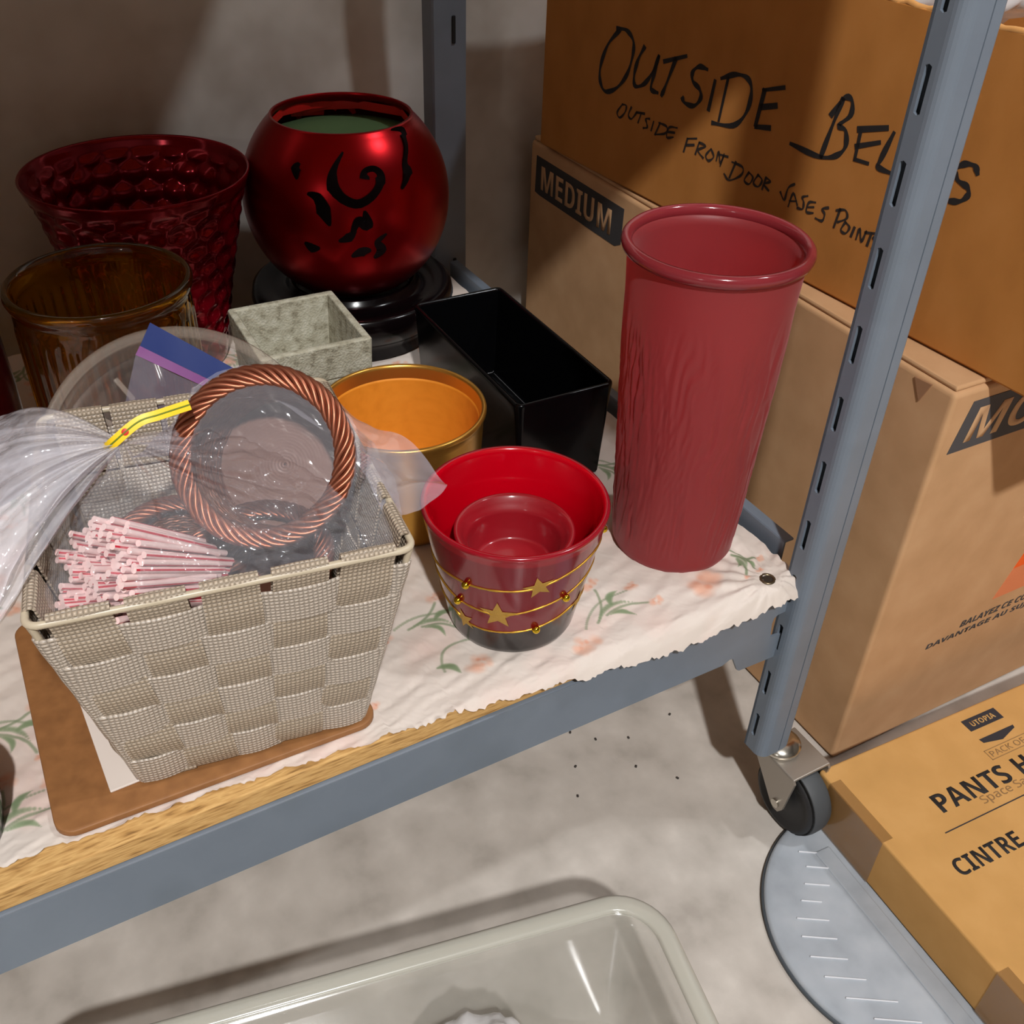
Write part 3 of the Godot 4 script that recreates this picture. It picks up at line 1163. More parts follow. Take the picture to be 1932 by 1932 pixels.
	obj("handwriting", s, M.ink_soft, u)
	# what lies in it: crumpled plastic
	var cr := crumple(Vector3(0.22, 0.270, -0.24), Vector3(0.10, 0.040, 0.13), 201, 0.018)
	tag(obj("plastic_bag", cr, M.white_bag), "crumpled clear white plastic bag poking out of the open brown carton", "bag")
	cr = crumple(Vector3(0.22, 0.279, -0.01), Vector3(0.075, 0.035, 0.045), 202, 0.012)
	tag(obj("plastic_bag", cr, M.white_bag), "small white plastic bag in the open carton right of the slotted post", "bag")
	s = Shape.new()
	s.box(Vector3(0.05, 0.02, 0.04), 0.006, Transform3D(Basis(Vector3.UP, 0.5), Vector3(0.19, 0.272, -0.20)))
	tag(obj("green_packet", s, M.green_bit), "small dark green packet at the open carton's rim", "packet")
	s = Shape.new()
	s.box(Vector3(0.03, 0.012, 0.03), 0.004, Transform3D(Basis(Vector3(0, 0, 1), 0.3), Vector3(0.18, 0.300, -0.02)))
	tag(obj("red_packet", s, M.red_bit), "small faded red packet at the carton rim right of the post", "packet")

func crumple(at: Vector3, size: Vector3, seed_: int, amp: float) -> Shape:
	var s := Shape.new()
	var n := noise(14.0, seed_, 3, FastNoiseLite.TYPE_CELLULAR)
	var n2 := noise(40.0, seed_ + 1, 3)
	var p := PackedVector2Array()
	for i in 31:
		var a := -PI / 2 + PI * i / 30
		p.append(Vector2(maxf(cos(a), 0.002), sin(a)))
	var push := func(_a: float, _i: int, q: Vector3) -> Vector3:
		var w := q * size
		var d := n.get_noise_3dv(w + at) * amp * 1.4 + n2.get_noise_3dv(w + at) * amp * 0.4
		return at + w + q.normalized() * d
	s.lathe(p, 60, push, null, false)
	return s

# ---- things on the floor --------------------------------------------------------
func floor_things() -> void:
	# round plastic lid
	var t := thing("round_lid", "round pale grey plastic lid lying on the floor under the flat carton", "lid", Vector3(0.04, FLOOR, 0.115))
	var s := Shape.new()
	s.lathe(prof("0.5,0 84,0 86.5,1 87.4,3 87,5 85.4,6.2 82,6.6 60,6.9 0.5,7"), 120)
	obj("disc", s, M.lid, t)
	s = Shape.new()
	s.lathe(prof("86.2,0.2 88.2,0.2 88.6,2 88.0,3.6 86.8,3.2"), 120)
	obj("rim", s, mat(c8(70, 76, 82), 0.6), t)
	# raised dashes in a fan
	for q in ["-23,-62.5,15", "-23.8,-50.2,21", "-35.3,-42.7,16", "-46.4,-35.6,13", "-54,-25.9,20", "-58.9,-15,21.6", "-62.8,-2.6,22.5", "-63.1,11.3,24.5", "-58.8,28.2,30", "-54.4,44,27"]:
		var f = q.split(",")
		s = Shape.new()
		s.box(Vector3(f[2].to_float() * 0.001, 0.0014, 0.0010), 0.0005, Transform3D(Basis(Vector3.UP, -0.577), Vector3(f[0].to_float(), 7.1, f[1].to_float()) * 0.001))
		obj("raised_line", s, M.lid_line, t)
	s = Shape.new()
	s.box(Vector3(0.012, 0.003, 0.146), 0.0015, Transform3D(Basis(Vector3.UP, -0.06), Vector3(-0.019, 0.0064, 0.012)), 3)
	obj("raised_band", s, M.lid, t)
	s = Shape.new()
	s.lathe(prof("0.2,0 3.2,0 3.0,0.15 0.2,0.15"), 14)
	obj("stain", s, M.stain, t, Vector3(-0.078, 0.0062, -0.012))

	# flat carton of hangers
	var yaw := -0.0571
	var u := thing("hanger_carton", "flat yellowish carton printed PANTS and CINTRE, lying on the round grey lid", "carton", Vector3(0.0366, FLOOR + 0.0075, 0.0264), yaw)
	s = Shape.new()
	var w := 0.40
	var d := 0.34
	var h := 0.0425
	s.box(Vector3(w, h, d), 0.0022, Transform3D(Basis(), Vector3(w / 2, h / 2, d / 2)), 3)
	obj("body", s, M.carton_yellow, u)
	var top := Transform3D(Basis(Vector3.RIGHT, Vector3(0, 0, -1), Vector3.UP), Vector3(0, h + 0.0001, 0))
	hanger_print(u, top)
	# clear tape over the left edge
	for z in [[0.012, 0.060], [0.150, 0.235]]:
		s = Shape.new()
		s.box(Vector3(0.0003, h * 0.96, z[1] - z[0]), 0.0, Transform3D(Basis(), Vector3(-0.0003, h * 0.5, (z[0] + z[1]) / 2)), 1)
		s.box(Vector3(0.008, 0.0003, z[1] - z[0]), 0.0, Transform3D(Basis(), Vector3(0.0036, h + 0.0002, (z[0] + z[1]) / 2)), 1)
		obj("tape", s, M.tape, u)

	# clear storage tub
	var tub := thing("storage_tub", "translucent plastic storage tub without a lid on the floor in front", "tub", Vector3(-0.3135, FLOOR, 0.1355), -0.20)
	s = Shape.new()
	s.tray(0.165, 0.105, 0.030, prof("26,0 20,1 16,4 11,60 9.5,84 9,90 2.5,92.5 0.5,94 0,97 0.6,100 2.4,101 8,100.6 10.6,98.5 12,92 13,84 15,60 20,6 24,3.2 30,2.6"), 10)
	obj("shell", s, M.tub, tub)
	s = Shape.new()
	s.tray(0.1654, 0.1054, 0.0304, prof("9.6,97.4 2.6,99.2 1.2,98.0 0.6,94.6 0,94.4 -0.2,98 0.6,101 2.6,102.2 8.4,101.8 10.0,100.4 9.8,98.6"), 10, false)
	obj("rim", s, M.tub_rim, tub)
	var cr := crumple(Vector3(-0.250, FLOOR + 0.050, 0.090), Vector3(0.044, 0.040, 0.036), 301, 0.016)
	tag(obj("plastic_bag", cr, M.white_bag), "crumpled clear plastic bag lying inside the translucent floor tub", "bag")
	# crumbs on the floor
	for q in ["-65,-110", "-52,-96", "-78,-82", "-40,-62", "-30,-86", "10,-90", "-90,-60", "-20,-40"]:
		var f = q.split(",")
		s = Shape.new()
		s.box(Vector3(0.0022, 0.0012, 0.0016), 0.0005, Transform3D(Basis(Vector3.UP, f[0].to_float()), Vector3(f[0].to_float() * 0.001, FLOOR + 0.0006, f[1].to_float() * 0.001)), 1)
		tag(obj("crumb", s, M.crumb), "tiny dark crumb lying on the concrete floor under the shelf", "crumb", "crumbs on the floor")

func hanger_print(u: Node3D, top: Transform3D) -> void:
	var at := func(x: float, y: float) -> Transform3D:
		return top * Transform3D(Basis(), Vector3(x, -y, 0))
	letters("printed_word", "PANTS HANGERS", 0.163, 0.0138, 0.0, at.call(0.0500, 0.0598), M.ink, u)
	letters("printed_line", "Space Saving", 0.058, 0.0075, 0.0, at.call(0.0790, 0.0672), M.print_faint, u, false)
	letters("printed_word", "CINTRE", 0.0525, 0.0112, 0.0, at.call(0.0268, 0.0980), M.ink, u)
	letters("printed_line", "PACK OF 10", 0.0420, 0.0044, 0.0, at.call(0.1132, 0.0402), M.print_faint, u, false)
	var s := Shape.new()
	s.prism(PackedVector2Array([Vector2(0.0398, -0.0713), Vector2(0.24, -0.0713), Vector2(0.24, -0.0706), Vector2(0.0398, -0.0706)]), 0.0002, top)
	obj("printed_rule", s, M.print_navy, u)
	# emblem: a dark box with a word, a faint line and a dark pointed shield below
	s = Shape.new()
	s.prism(PackedVector2Array([Vector2(0.1160, -0.0180), Vector2(0.1465, -0.0180), Vector2(0.1465, -0.0085), Vector2(0.1160, -0.0085)]), 0.0002, top)
	obj("printed_emblem", s, M.print_navy, u)
	letters("printed_word", "UTOPIA", 0.0215, 0.0042, 0.0, at.call(0.1205, 0.0154) * Transform3D(Basis(), Vector3(0, 0, 0.0002)), mat(c8(190, 146, 84), 0.85), u)
	s = Shape.new()
	s.prism(PackedVector2Array([Vector2(0.1156, -0.0254), Vector2(0.1470, -0.0254), Vector2(0.1462, -0.0276), Vector2(0.1310, -0.0318), Vector2(0.1164, -0.0288)]), 0.0002, top)
	obj("printed_emblem", s, M.print_navy, u)
	# thin frame round the pack line
	s = Shape.new()
	for q in [[0.1108, -0.0420, 0.159, -0.0416], [0.1108, -0.0344, 0.159, -0.0340], [0.1108, -0.0420, 0.1112, -0.0340]]:
		s.prism(PackedVector2Array([Vector2(q[0], q[1]), Vector2(q[2], q[1]), Vector2(q[2], q[3]), Vector2(q[0], q[3])]), 0.0002, top)
	obj("printed_frame", s, M.print_faint, u)

# ---- things at the back of the shelf ---------------------------------------------
func shelf_back() -> void:
	# tall carton further left on the shelf, out of the picture
	var s0 := Shape.new()
	s0.box(Vector3(0.30, 0.40, 0.26), 0.003, Transform3D(Basis(), Vector3(0, 0.20, 0)))
	tag(obj("tall_carton", s0, M.carton_brown, self, Vector3(-0.66, TOP, -0.30)), "tall closed brown carton standing further left on the shelf", "carton")

	# hammered ruby vase
	var s := Shape.new()
	var p := fine(prof("0.5,0 36,0 40,3 52,60 66,118 72,136 71.2,137 70,136 63.6,118 49.6,60 38,6 0.5,5"), 0.0028)
	var push := func(a: float, i: int, q: Vector3) -> Vector3:
		if q.y < 0.012 or q.y > 0.126:
			return q
		var row := q.y / 0.0135
		var col := a / TAU * 22.0
		if int(floor(row)) % 2:
			col += 0.5
		var fx := fmod(col, 1.0) - 0.5
		var fy := fmod(row, 1.0) - 0.5
		var b := clampf(1.0 - (fx * fx + fy * fy) * 3.4, 0.0, 1.0)
		var d := Vector3(q.x, 0, q.z).normalized()
		return q - d * 0.0034 * b
	s.lathe(p, 180, push)
	tag(obj("hammered_vase", s, M.ruby, self, Vector3(-0.243, TOP, -0.398)), "wide dark red glass vase with a dimpled hammered inside, at the back wall", "vase")

	# amber ribbed jar
	s = Shape.new()
	var ap := fine(prof("0.5,0 44,0 46,2 47,6 47.2,112 46.6,117 48.6,119 49.6,122 49.2,125 47.4,126.5 45.4,125.4 44.2,122 43.4,116 43.4,8 41,5 0.5,5"), 0.004)
	var rib := func(a: float, _i: int, q: Vector3) -> Vector3:
		var r := Vector2(q.x, q.z).length()
		if r > 0.0452 and q.y > 0.008 and q.y < 0.108:
			return q * Vector3(1.0 + 0.010 * cos(a * 40.0), 1, 1.0 + 0.010 * cos(a * 40.0))
		return q
	s.lathe(ap, 240, rib)
	tag(obj("amber_jar", s, M.amber, self, Vector3(-0.2952, TOP, -0.267)), "clear amber glass jar with vertical ribs and a thick rim, behind the woven basket", "jar")

	# dark red jar at the left edge
	s = Shape.new()
	s.lathe(prof("0.5,0 38,0 42,4 43,60 42,100 44,106 43,108 40,106 39,100 39,6 0.5,5"), 64)
	tag(obj("dark_red_jar", s, M.deep_red, self, Vector3(-0.392, TOP, -0.30)), "very dark red jar half out of the picture left of the amber jar", "jar")

	# black lacquer stand with the red globe on it
	var st := thing("globe_stand", "glossy black round stand under the red globe candle holder", "stand", Vector3(-0.105, TOP, -0.385))
	s = Shape.new()
	s.lathe(prof("0.5,0 58,0 62,3 60,9 66,16 73,24 75,31 73.5,38 69,41 60,37 52,36 48,39 47,42.5 45,43.6 43,41 42,32 0.5,30"), 72)
	obj("dish", s, M.black_lacquer, st)

	var g := thing("candle_globe", "round red satin candle globe with dark scroll leaves, on the black stand", "candle holder", Vector3(-0.105, 0, -0.385))
	s = Shape.new()
	var gp := PackedVector2Array()
	for i in 37:
		var a := deg_to_rad(-56.0 + 104.0 * i / 36.0)
		gp.append(Vector2(cos(a) * 0.0725, 0.118 + sin(a) * 0.0735))
	gp.append(Vector2(0.0482, 0.1738))
	gp.append(Vector2(0.0465, 0.1738))
	for i in 37:
		var a := deg_to_rad(48.0 - 104.0 * i / 36.0)
		gp.append(Vector2(cos(a) * 0.0695, 0.118 + sin(a) * 0.0705))
	gp.append(Vector2(0.001, 0.060))
	gp.append(Vector2(0.001, 0.057))
	s.lathe(gp, 96)
	obj("bowl", s, M.globe, g)
	# scrolls, printed on the round
	var on_globe := func(q: Vector2, lift: float) -> Vector3:
		# q: degrees round, height in mm above the globe's middle
		var y := q.y * 0.001
		var r := sqrt(maxf(0.0735 * 0.0735 - y * y, 1e-6)) * 0.9864 + lift
		var a := deg_to_rad(q.x)
		return Vector3(sin(a) * r, 0.118 + y, cos(a) * r)
	scroll(g, on_globe, "-21.1,47.2 -26.1,39.4 -28.1,32.3 -26.6,24.9 -21.7,19.7 -15.0,17.4 -7.8,20.7 -2.0,27.0 -0.8,33.1 -4.0,36.5 -8.7,35.8 -9.9,32.3", [0.0008, 0.0030, 0.0048, 0.0066, 0.0060, 0.0054, 0.0050, 0.0046, 0.0046, 0.0042, 0.0040, 0.0046])
	scroll(g, on_globe, "-42.0,23.9 -37.1,21.2 -33.2,14.2 -30.2,4.6", [0.001, 0.0062, 0.0070, 0.001])
	scroll(g, on_globe, "19.5,54.7 28.1,52.2 25.8,45.4 18.7,37.0 17.2,29.7 10.7,23.3", [0.001, 0.005, 0.0046, 0.0040, 0.0060, 0.001])
	scroll(g, on_globe, "-11.9,13.8 -11.3,5.3 -15.7,7.2 -18.9,0.1", [0.001, 0.0064, 0.0040, 0.002])
	scroll(g, on_globe, "-20.2,-17.5 -14.6,-13.5 -9.6,-13.5", [0.001, 0.0056, 0.001])
	scroll(g, on_globe, "-26.4,-5.8 -21,-3.2 -17.1,1.5", [0.001, 0.0044, 0.001])
	scroll(g, on_globe, "-48.5,40.2 -50,36.5 -48.6,31.0", [0.001, 0.0052, 0.001])
	scroll(g, on_globe, "-44.8,-8.4 -41,-11.5 -36.7,-11.4", [0.001, 0.0050, 0.001])
	scroll(g, on_globe, "-8,-20 -4,-14 -6,-8 -1,-3", [0.001, 0.005, 0.003, 0.001])
	# a lighter scroll on the inside of the far wall
	for q in ["-171,34 -168,43 -176,48 175,46 172,40", "150,38 154,46 162,47 166,42"]:
		scroll(g, func(e: Vector2, lift: float) -> Vector3:
			var y := e.y * 0.001
			var r := sqrt(maxf(0.0695 * 0.0695 - y * y, 1e-6)) - lift
			var a := deg_to_rad(e.x)
			return Vector3(sin(a) * r, 0.118 + y, cos(a) * r), q, [0.002, 0.004, 0.004, 0.004, 0.003], mat(c8(196, 24, 24), 0.4))
	s = Shape.new()
	s.lathe(prof("0.5,0 56,0 57.5,3 56,44 54,46.5 30,47.6 0.5,47"), 64)
	tag(obj("floral_foam", s, M.foam, self, Vector3(-0.105, 0.110, -0.385)), "dull green foam filling inside the red globe", "foam")

	# concrete planter
	var cp := thing("concrete_planter", "small square rough concrete planter beside the black tray", "planter", Vector3(-0.1822, TOP, -0.2815), -0.03)
	s = Shape.new()
	s.tray(0.0356, 0.0374, 0.0020, prof("3.6,0 2.6,0.6 1.4,42 2.4,42.6 2.4,43.4 1.0,44 0,66 0.8,67 4.2,67 5.0,66 7.6,25 8.4,24.4"), 4)
	obj("bowl", s, M.concrete, cp)

	# black rectangular tray
	s = Shape.new()
	s.tray(0.0330, 0.0722, 0.0050, prof("6,0 4.6,0.6 4,2.4 0.8,58 0,64.4 0.3,66 1.4,66.8 2.8,66.3 3.5,64.8 6.8,7 8.5,4.6 11,4.2"), 6)
	tag(obj("black_tray", s, M.black_gloss, self, Vector3(-0.0735, TOP, -0.2035), -0.01), "deep glossy black rectangular planter tray beside the tall frosted vase", "tray")

func scroll(g: Node3D, place, pts: String, widths: Array, m: Material = null) -> void:
	var raw := PackedVector2Array()
	for w in pts.split(" "):
		var q := w.split(",")
		raw.append(Vector2(q[0].to_float(), q[1].to_float()))
	var sub := 8
	var line := smooth2(raw, sub)
	var s := Shape.new()
	s.begin()
	var prev := -1
	var n := line.size()
	for i in n:
		var f := clampf(float(i) / sub, 0.0, widths.size() - 1.001)
		var w: float = lerpf(widths[int(f)], widths[int(f) + 1], f - int(f)) * 1.45
		var p: Vector3 = place.call(line[i], 0.0003)
		var a: Vector3 = place.call(line[maxi(i - 1, 0)], 0.0003)
		var b: Vector3 = place.call(line[mini(i + 1, n - 1)], 0.0003)
		var nn := (place.call(line[i], 0.002) - p) as Vector3
		var side := (b - a).cross(nn).normalized() * w * 0.5
		var q := s.vert(p + side)
		s.vert(p + nn * 0.15)
		s.vert(p - side)
		if prev >= 0:
			s.quad(prev, prev + 1, q + 1, q)
			s.quad(prev + 1, prev + 2, q + 2, q + 1)
		prev = q
	# keep the print just proud of the glass
	obj("scroll", s, m if m else M.swirl, g)

# ---- things at the front of the shelf ----------------------------------------------
func shelf_front() -> void:
	# tall frosted vase with flowing ridges
	var v := thing("frosted_vase", "tall frosted red glass vase with flowing ridges, at the shelf's right corner", "vase", Vector3(-0.0425, TOP, -0.061))
	var s := Shape.new()
	var vp := fine(prof("0.5,0 30,0 33,1 34.4,4 35.6,30 37.4,70 39.4,110 41.2,150 42.2,168 42.6,174 43.6,176.5 41.5,177.5 39.6,174 38.6,150 36.4,110 34.4,70 32.6,30 31.4,10 28,6 0.5,5.4"), 0.0022)
	var fl := noise(1.0, 401, 2)
	var fl2 := noise(1.0, 402, 2)
	var ridge := func(a: float, _i: int, q: Vector3) -> Vector3:
		if q.y > 0.158 or q.y < 0.006:
			return q
		var r := Vector2(q.x, q.z).length()
		var fade := smoothstep(0.158, 0.128, q.y) * smoothstep(0.006, 0.02, q.y)
		var bend := 0.20 * fl.get_noise_2d(sin(a) * 1.4 + 3.0, q.y * 11.0 + cos(a) * 1.4)
		var ph := a + bend
		var h := fl2.get_noise_3d(sin(ph) * 8.0 + 7.0, cos(ph) * 8.0, q.y * 9.0)
		h = 1.0 - absf(h) * 2.6
		var d := Vector3(q.x, 0, q.z).normalized()
		var near := smoothstep(0.033, 0.0345, r)
		return q + d * 0.0008 * h * fade * near
	s.lathe(vp, 260, ridge)
	obj("body", s, M.frost, v)
	s = Shape.new()
	s.lathe(prof("41.8,175.6 43.4,174.8 45.3,176.2 46.0,178.2 45.6,180.2 44.2,181.6 42.4,181.6 41.0,180.0 40.6,177.4"), 120)
	obj("rim", s, M.frost_rim, v)

	# red pot with stars
	var pc := Vector3(-0.155, TOP, -0.05)
	var t := thing("star_pot", "red glass pot with black base, gold garlands, stars and beads", "pot", pc)
	s = Shape.new()
	var pp := fine(prof("0.5,0 29,0 32,1 33,3.5 45.6,70.5 46.2,72.6 45.4,73.8 43.6,73.6 42.8,72 30.6,8 28,5.6 0.5,5.2"), 0.0012)
	var low := smooth2(PackedVector2Array([Vector2(-180, 33), Vector2(-130, 37), Vector2(-83.6, 34.9), Vector2(-70.1, 30.2), Vector2(-55.4, 30.7), Vector2(-38.3, 31.0), Vector2(-22.4, 32.4), Vector2(-11.1, 33.6), Vector2(6, 35.3), Vector2(31.2, 36.5), Vector2(80, 33), Vector2(130, 30), Vector2(180, 33)]), 6)
	var line_at := func(deg: float) -> float:
		for i in low.size() - 1:
			if deg >= low[i].x and deg <= low[i + 1].x:
				return lerpf(low[i].y, low[i + 1].y, (deg - low[i].x) / maxf(low[i + 1].x - low[i].x, 0.001))
		return 33.0
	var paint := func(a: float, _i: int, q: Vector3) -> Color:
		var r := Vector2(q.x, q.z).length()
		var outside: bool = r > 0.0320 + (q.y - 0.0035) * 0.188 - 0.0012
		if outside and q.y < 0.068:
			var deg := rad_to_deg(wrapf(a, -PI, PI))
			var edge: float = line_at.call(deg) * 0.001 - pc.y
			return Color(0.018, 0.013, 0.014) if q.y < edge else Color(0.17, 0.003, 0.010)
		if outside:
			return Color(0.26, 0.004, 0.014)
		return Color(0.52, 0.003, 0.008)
	s.lathe(pp, 220, null, paint)
	obj("body", s, M.pot, t)
	var cone := func(deg: float, y_mm: float, lift: float) -> Vector3:
		var y := y_mm * 0.001 - pc.y
		var r := 0.0330 + (y - 0.0035) * 0.1881 + lift
		var a := deg_to_rad(deg)
		return Vector3(sin(a) * r, y, cos(a) * r)
	var garlands := [
		"-180,58 -130,56 -110,60 -96,59.8 -73.6,62.2 -61.3,62.6 -42.4,63.5 -25,64.5 -13.4,66 -2.8,68 12.8,70.5 38.2,72 80,66 130,60 180,58",
		"-180,44 -130,49 -100,50 -71.5,46.3 -51.4,45.4 -40.2,45 -23.7,47.5 -8.3,50.2 9.2,52.5 28.8,55 60,56 100,50 140,44 180,44",
		"-180,33 -130,37 -83.6,34.9 -70.1,31.2 -55.4,30.7 -38.3,31.5 -22.4,32.7 -11.1,33.9 6,36.3 31.2,38.5 80,33 130,30 180,33"]
	for g in garlands:
		var raw := PackedVector2Array()
		for w in g.split(" "):
			var q = w.split(",")
			raw.append(Vector2(q[0].to_float(), q[1].to_float()))
		var path := PackedVector3Array()
		var rad := PackedFloat32Array()
		for q in smooth2(raw, 8):
			path.append(cone.call(q.x, q.y, 0.0001))
			rad.append(0.00042 + 0.00022 * rng.randf())
		s = Shape.new()
		s.tube(path, rad, 6)
		obj("garland", s, M.gold_line, t)
	for q in [[-13.4, 66.0, 0.0076, 0.2], [-40.2, 44.8, 0.0098, 0.0], [-70.1, 32.2, 0.0072, 0.3], [33.0, 38.0, 0.0074, 0.1], [120.0, 60.0, 0.006, 0.0], [170, 44, 0.007, 0.2]]:
		s = Shape.new()
		var mid: Vector3 = cone.call(q[0], q[1], 0.0002)
		s.begin()
		var f := s.vert(cone.call(q[0], q[1], 0.0010))
		var ring := []
		for i in 10:
			var a: float = q[3] + TAU * i / 10.0 + PI / 2
			var r: float = q[2] * (1.0 if i % 2 == 0 else 0.42)
			var deg: float = q[0] + rad_to_deg(cos(a) * r / 0.040)
			ring.append(s.vert(cone.call(deg, q[1] + sin(a) * r * 1000.0, 0.0003)))
		for i in 10:
			s.tri(f, ring[i], ring[(i + 1) % 10])
		obj("star", s, M.gold_star, t)
	for q in [[-61.3, 62.6], [-71.5, 46.5], [9.2, 52.0], [-11.1, 33.9], [60, 70], [90, 51]]:
		s = Shape.new()
		var bp := PackedVector2Array()
		for i in 11:
			var a := -PI / 2 + PI * i / 10
			bp.append(Vector2(maxf(cos(a), 0.01), sin(a)) * 0.0021)
		s.lathe(bp, 16)
		obj("bead", s, M.gold_bead, t, cone.call(q[0], q[1], 0.0012))

	# red holder inside the pot
	s = Shape.new()
	s.lathe(prof("0.5,0 22,0 24,2 29.2,44 30.2,46.5 30.2,48 29,48.6 27.4,47.6 25.9,45 24.9,43.4 24.0,42.4 22.8,40 20.6,27 19,25 0.5,24.6"), 72)
	tag(obj("tealight_holder", s, M.holder, self, Vector3(-0.1545, TOP + 0.0062, -0.0505)), "glossy dark red candle holder sitting inside the star pot", "candle holder")

	# gold bowl
	var b := thing("gold_bowl", "gold metal bowl with a matt orange inside, behind the star pot", "bowl", Vector3(-0.1660, TOP, -0.1585))
	s = Shape.new()
	s.lathe(prof("0.5,0 38,0 41,1.6 42.4,5 45.4,62 46.4,66.4 47.2,68 46.8,69.6 45.6,70.2 44.4,69.6 44.0,68"), 96, null, null, false)
	s.lathe(prof("44.0,68 43.6,62 43.2,61 41.0,9 38,6 20,5.2 0.5,5"), 2, null, null, false)
	s = Shape.new()
	s.lathe(prof("0.5,0 38,0 41,1.6 42.4,5 45.4,62 46.4,66.4 47.2,68 46.8,69.6 45.6,70.2 44.4,69.6 43.9,68 42.8,60 41.4,9 0.5,3"), 96)
	obj("shell", s, M.gold_outer, b)
	s = Shape.new()
	s.lathe(prof("43.7,66.4 43.5,62.5 42.7,61.6 42.4,60.5 41.0,10 38,6.6 20,5.4 0.5,5.2 0.5,4.6 20,4.8 39,6 41.4,9.6 43.2,61"), 96)
	obj("lining", s, M.gold_inner, b)

	# black pot cut off by the left edge
	s = Shape.new()
	s.lathe(prof("0.5,0 28,0 31,2 33,14 33.5,30 32.5,31 31,30 29,6 0.5,4"), 48)
	tag(obj("black_pot", s, M.black_gloss, self, Vector3(-0.4365, TOP, -0.040)), "matt black round pot cut off by the picture's left edge", "pot")

	# hardboard sheet and white card under the basket
	s = Shape.new()
	s.tray(0.0705, 0.0695, 0.009, prof("0.6,0 0,0.6 0,3 0.6,3.5 2,3.5"), 6)
	tag(obj("hardboard_sheet", s, M.hardboard, self, Vector3(-0.3165, TOP + 0.001, -0.0805), -0.02), "thin brown hardboard sheet with rounded corners under the woven basket", "board")
	s = Shape.new()
	s.box(Vector3(0.115, 0.0012, 0.105), 0.0005, Transform3D(Basis(Vector3.UP, 0.03), Vector3(0, 0, 0)))
	tag(obj("white_card", s, M.card, self, Vector3(-0.3085, TOP + 0.0052, -0.079)), "white card lying between the woven basket and the hardboard sheet", "card")

# ---- woven basket ------------------------------------------------------------------
const B_TOP := 0.130
const B_LOW := 0.0200
var b_low: Array[Vector3] = [Vector3(-0.3518, 0.0198, -0.0232), Vector3(-0.2530, 0.0198, -0.0125), Vector3(-0.2430, 0.0200, -0.1060), Vector3(-0.3390, 0.0200, -0.1210)]
var b_top: Array[Vector3] = [Vector3(-0.3735, 0.130, -0.0120), Vector3(-0.2350, 0.130, 0.0098), Vector3(-0.2200, 0.130, -0.1270), Vector3(-0.3460, 0.130, -0.1500)]

func b_corner(i: int, w: float) -> Vector3:
	return (b_low[i % 4] as Vector3).lerp(b_top[i % 4], w)

# a point on a side: s along it 0..1, w up 0..1, lift outwards
func b_side(i: int, s: float, w: float, lift: float) -> Vector3:
	var a := b_corner(i, w)
	var b := b_corner(i + 1, w)
	return a.lerp(b, s) + b_out(i) * lift

func b_out(i: int) -> Vector3:
	var along := ((b_top[(i + 1) % 4] as Vector3) - b_top[i % 4]).normalized()
	var up := (((b_top[i % 4] as Vector3) - b_low[i % 4]) + ((b_top[(i + 1) % 4] as Vector3) - b_low[(i + 1) % 4])).normalized()
	return along.cross(up).normalized() * (1.0 if along.cross(up).dot((b_top[i % 4] as Vector3) - (b_top[(i + 2) % 4] as Vector3)) > 0 else -1.0)

const ROWS := 6
const COLS := 5

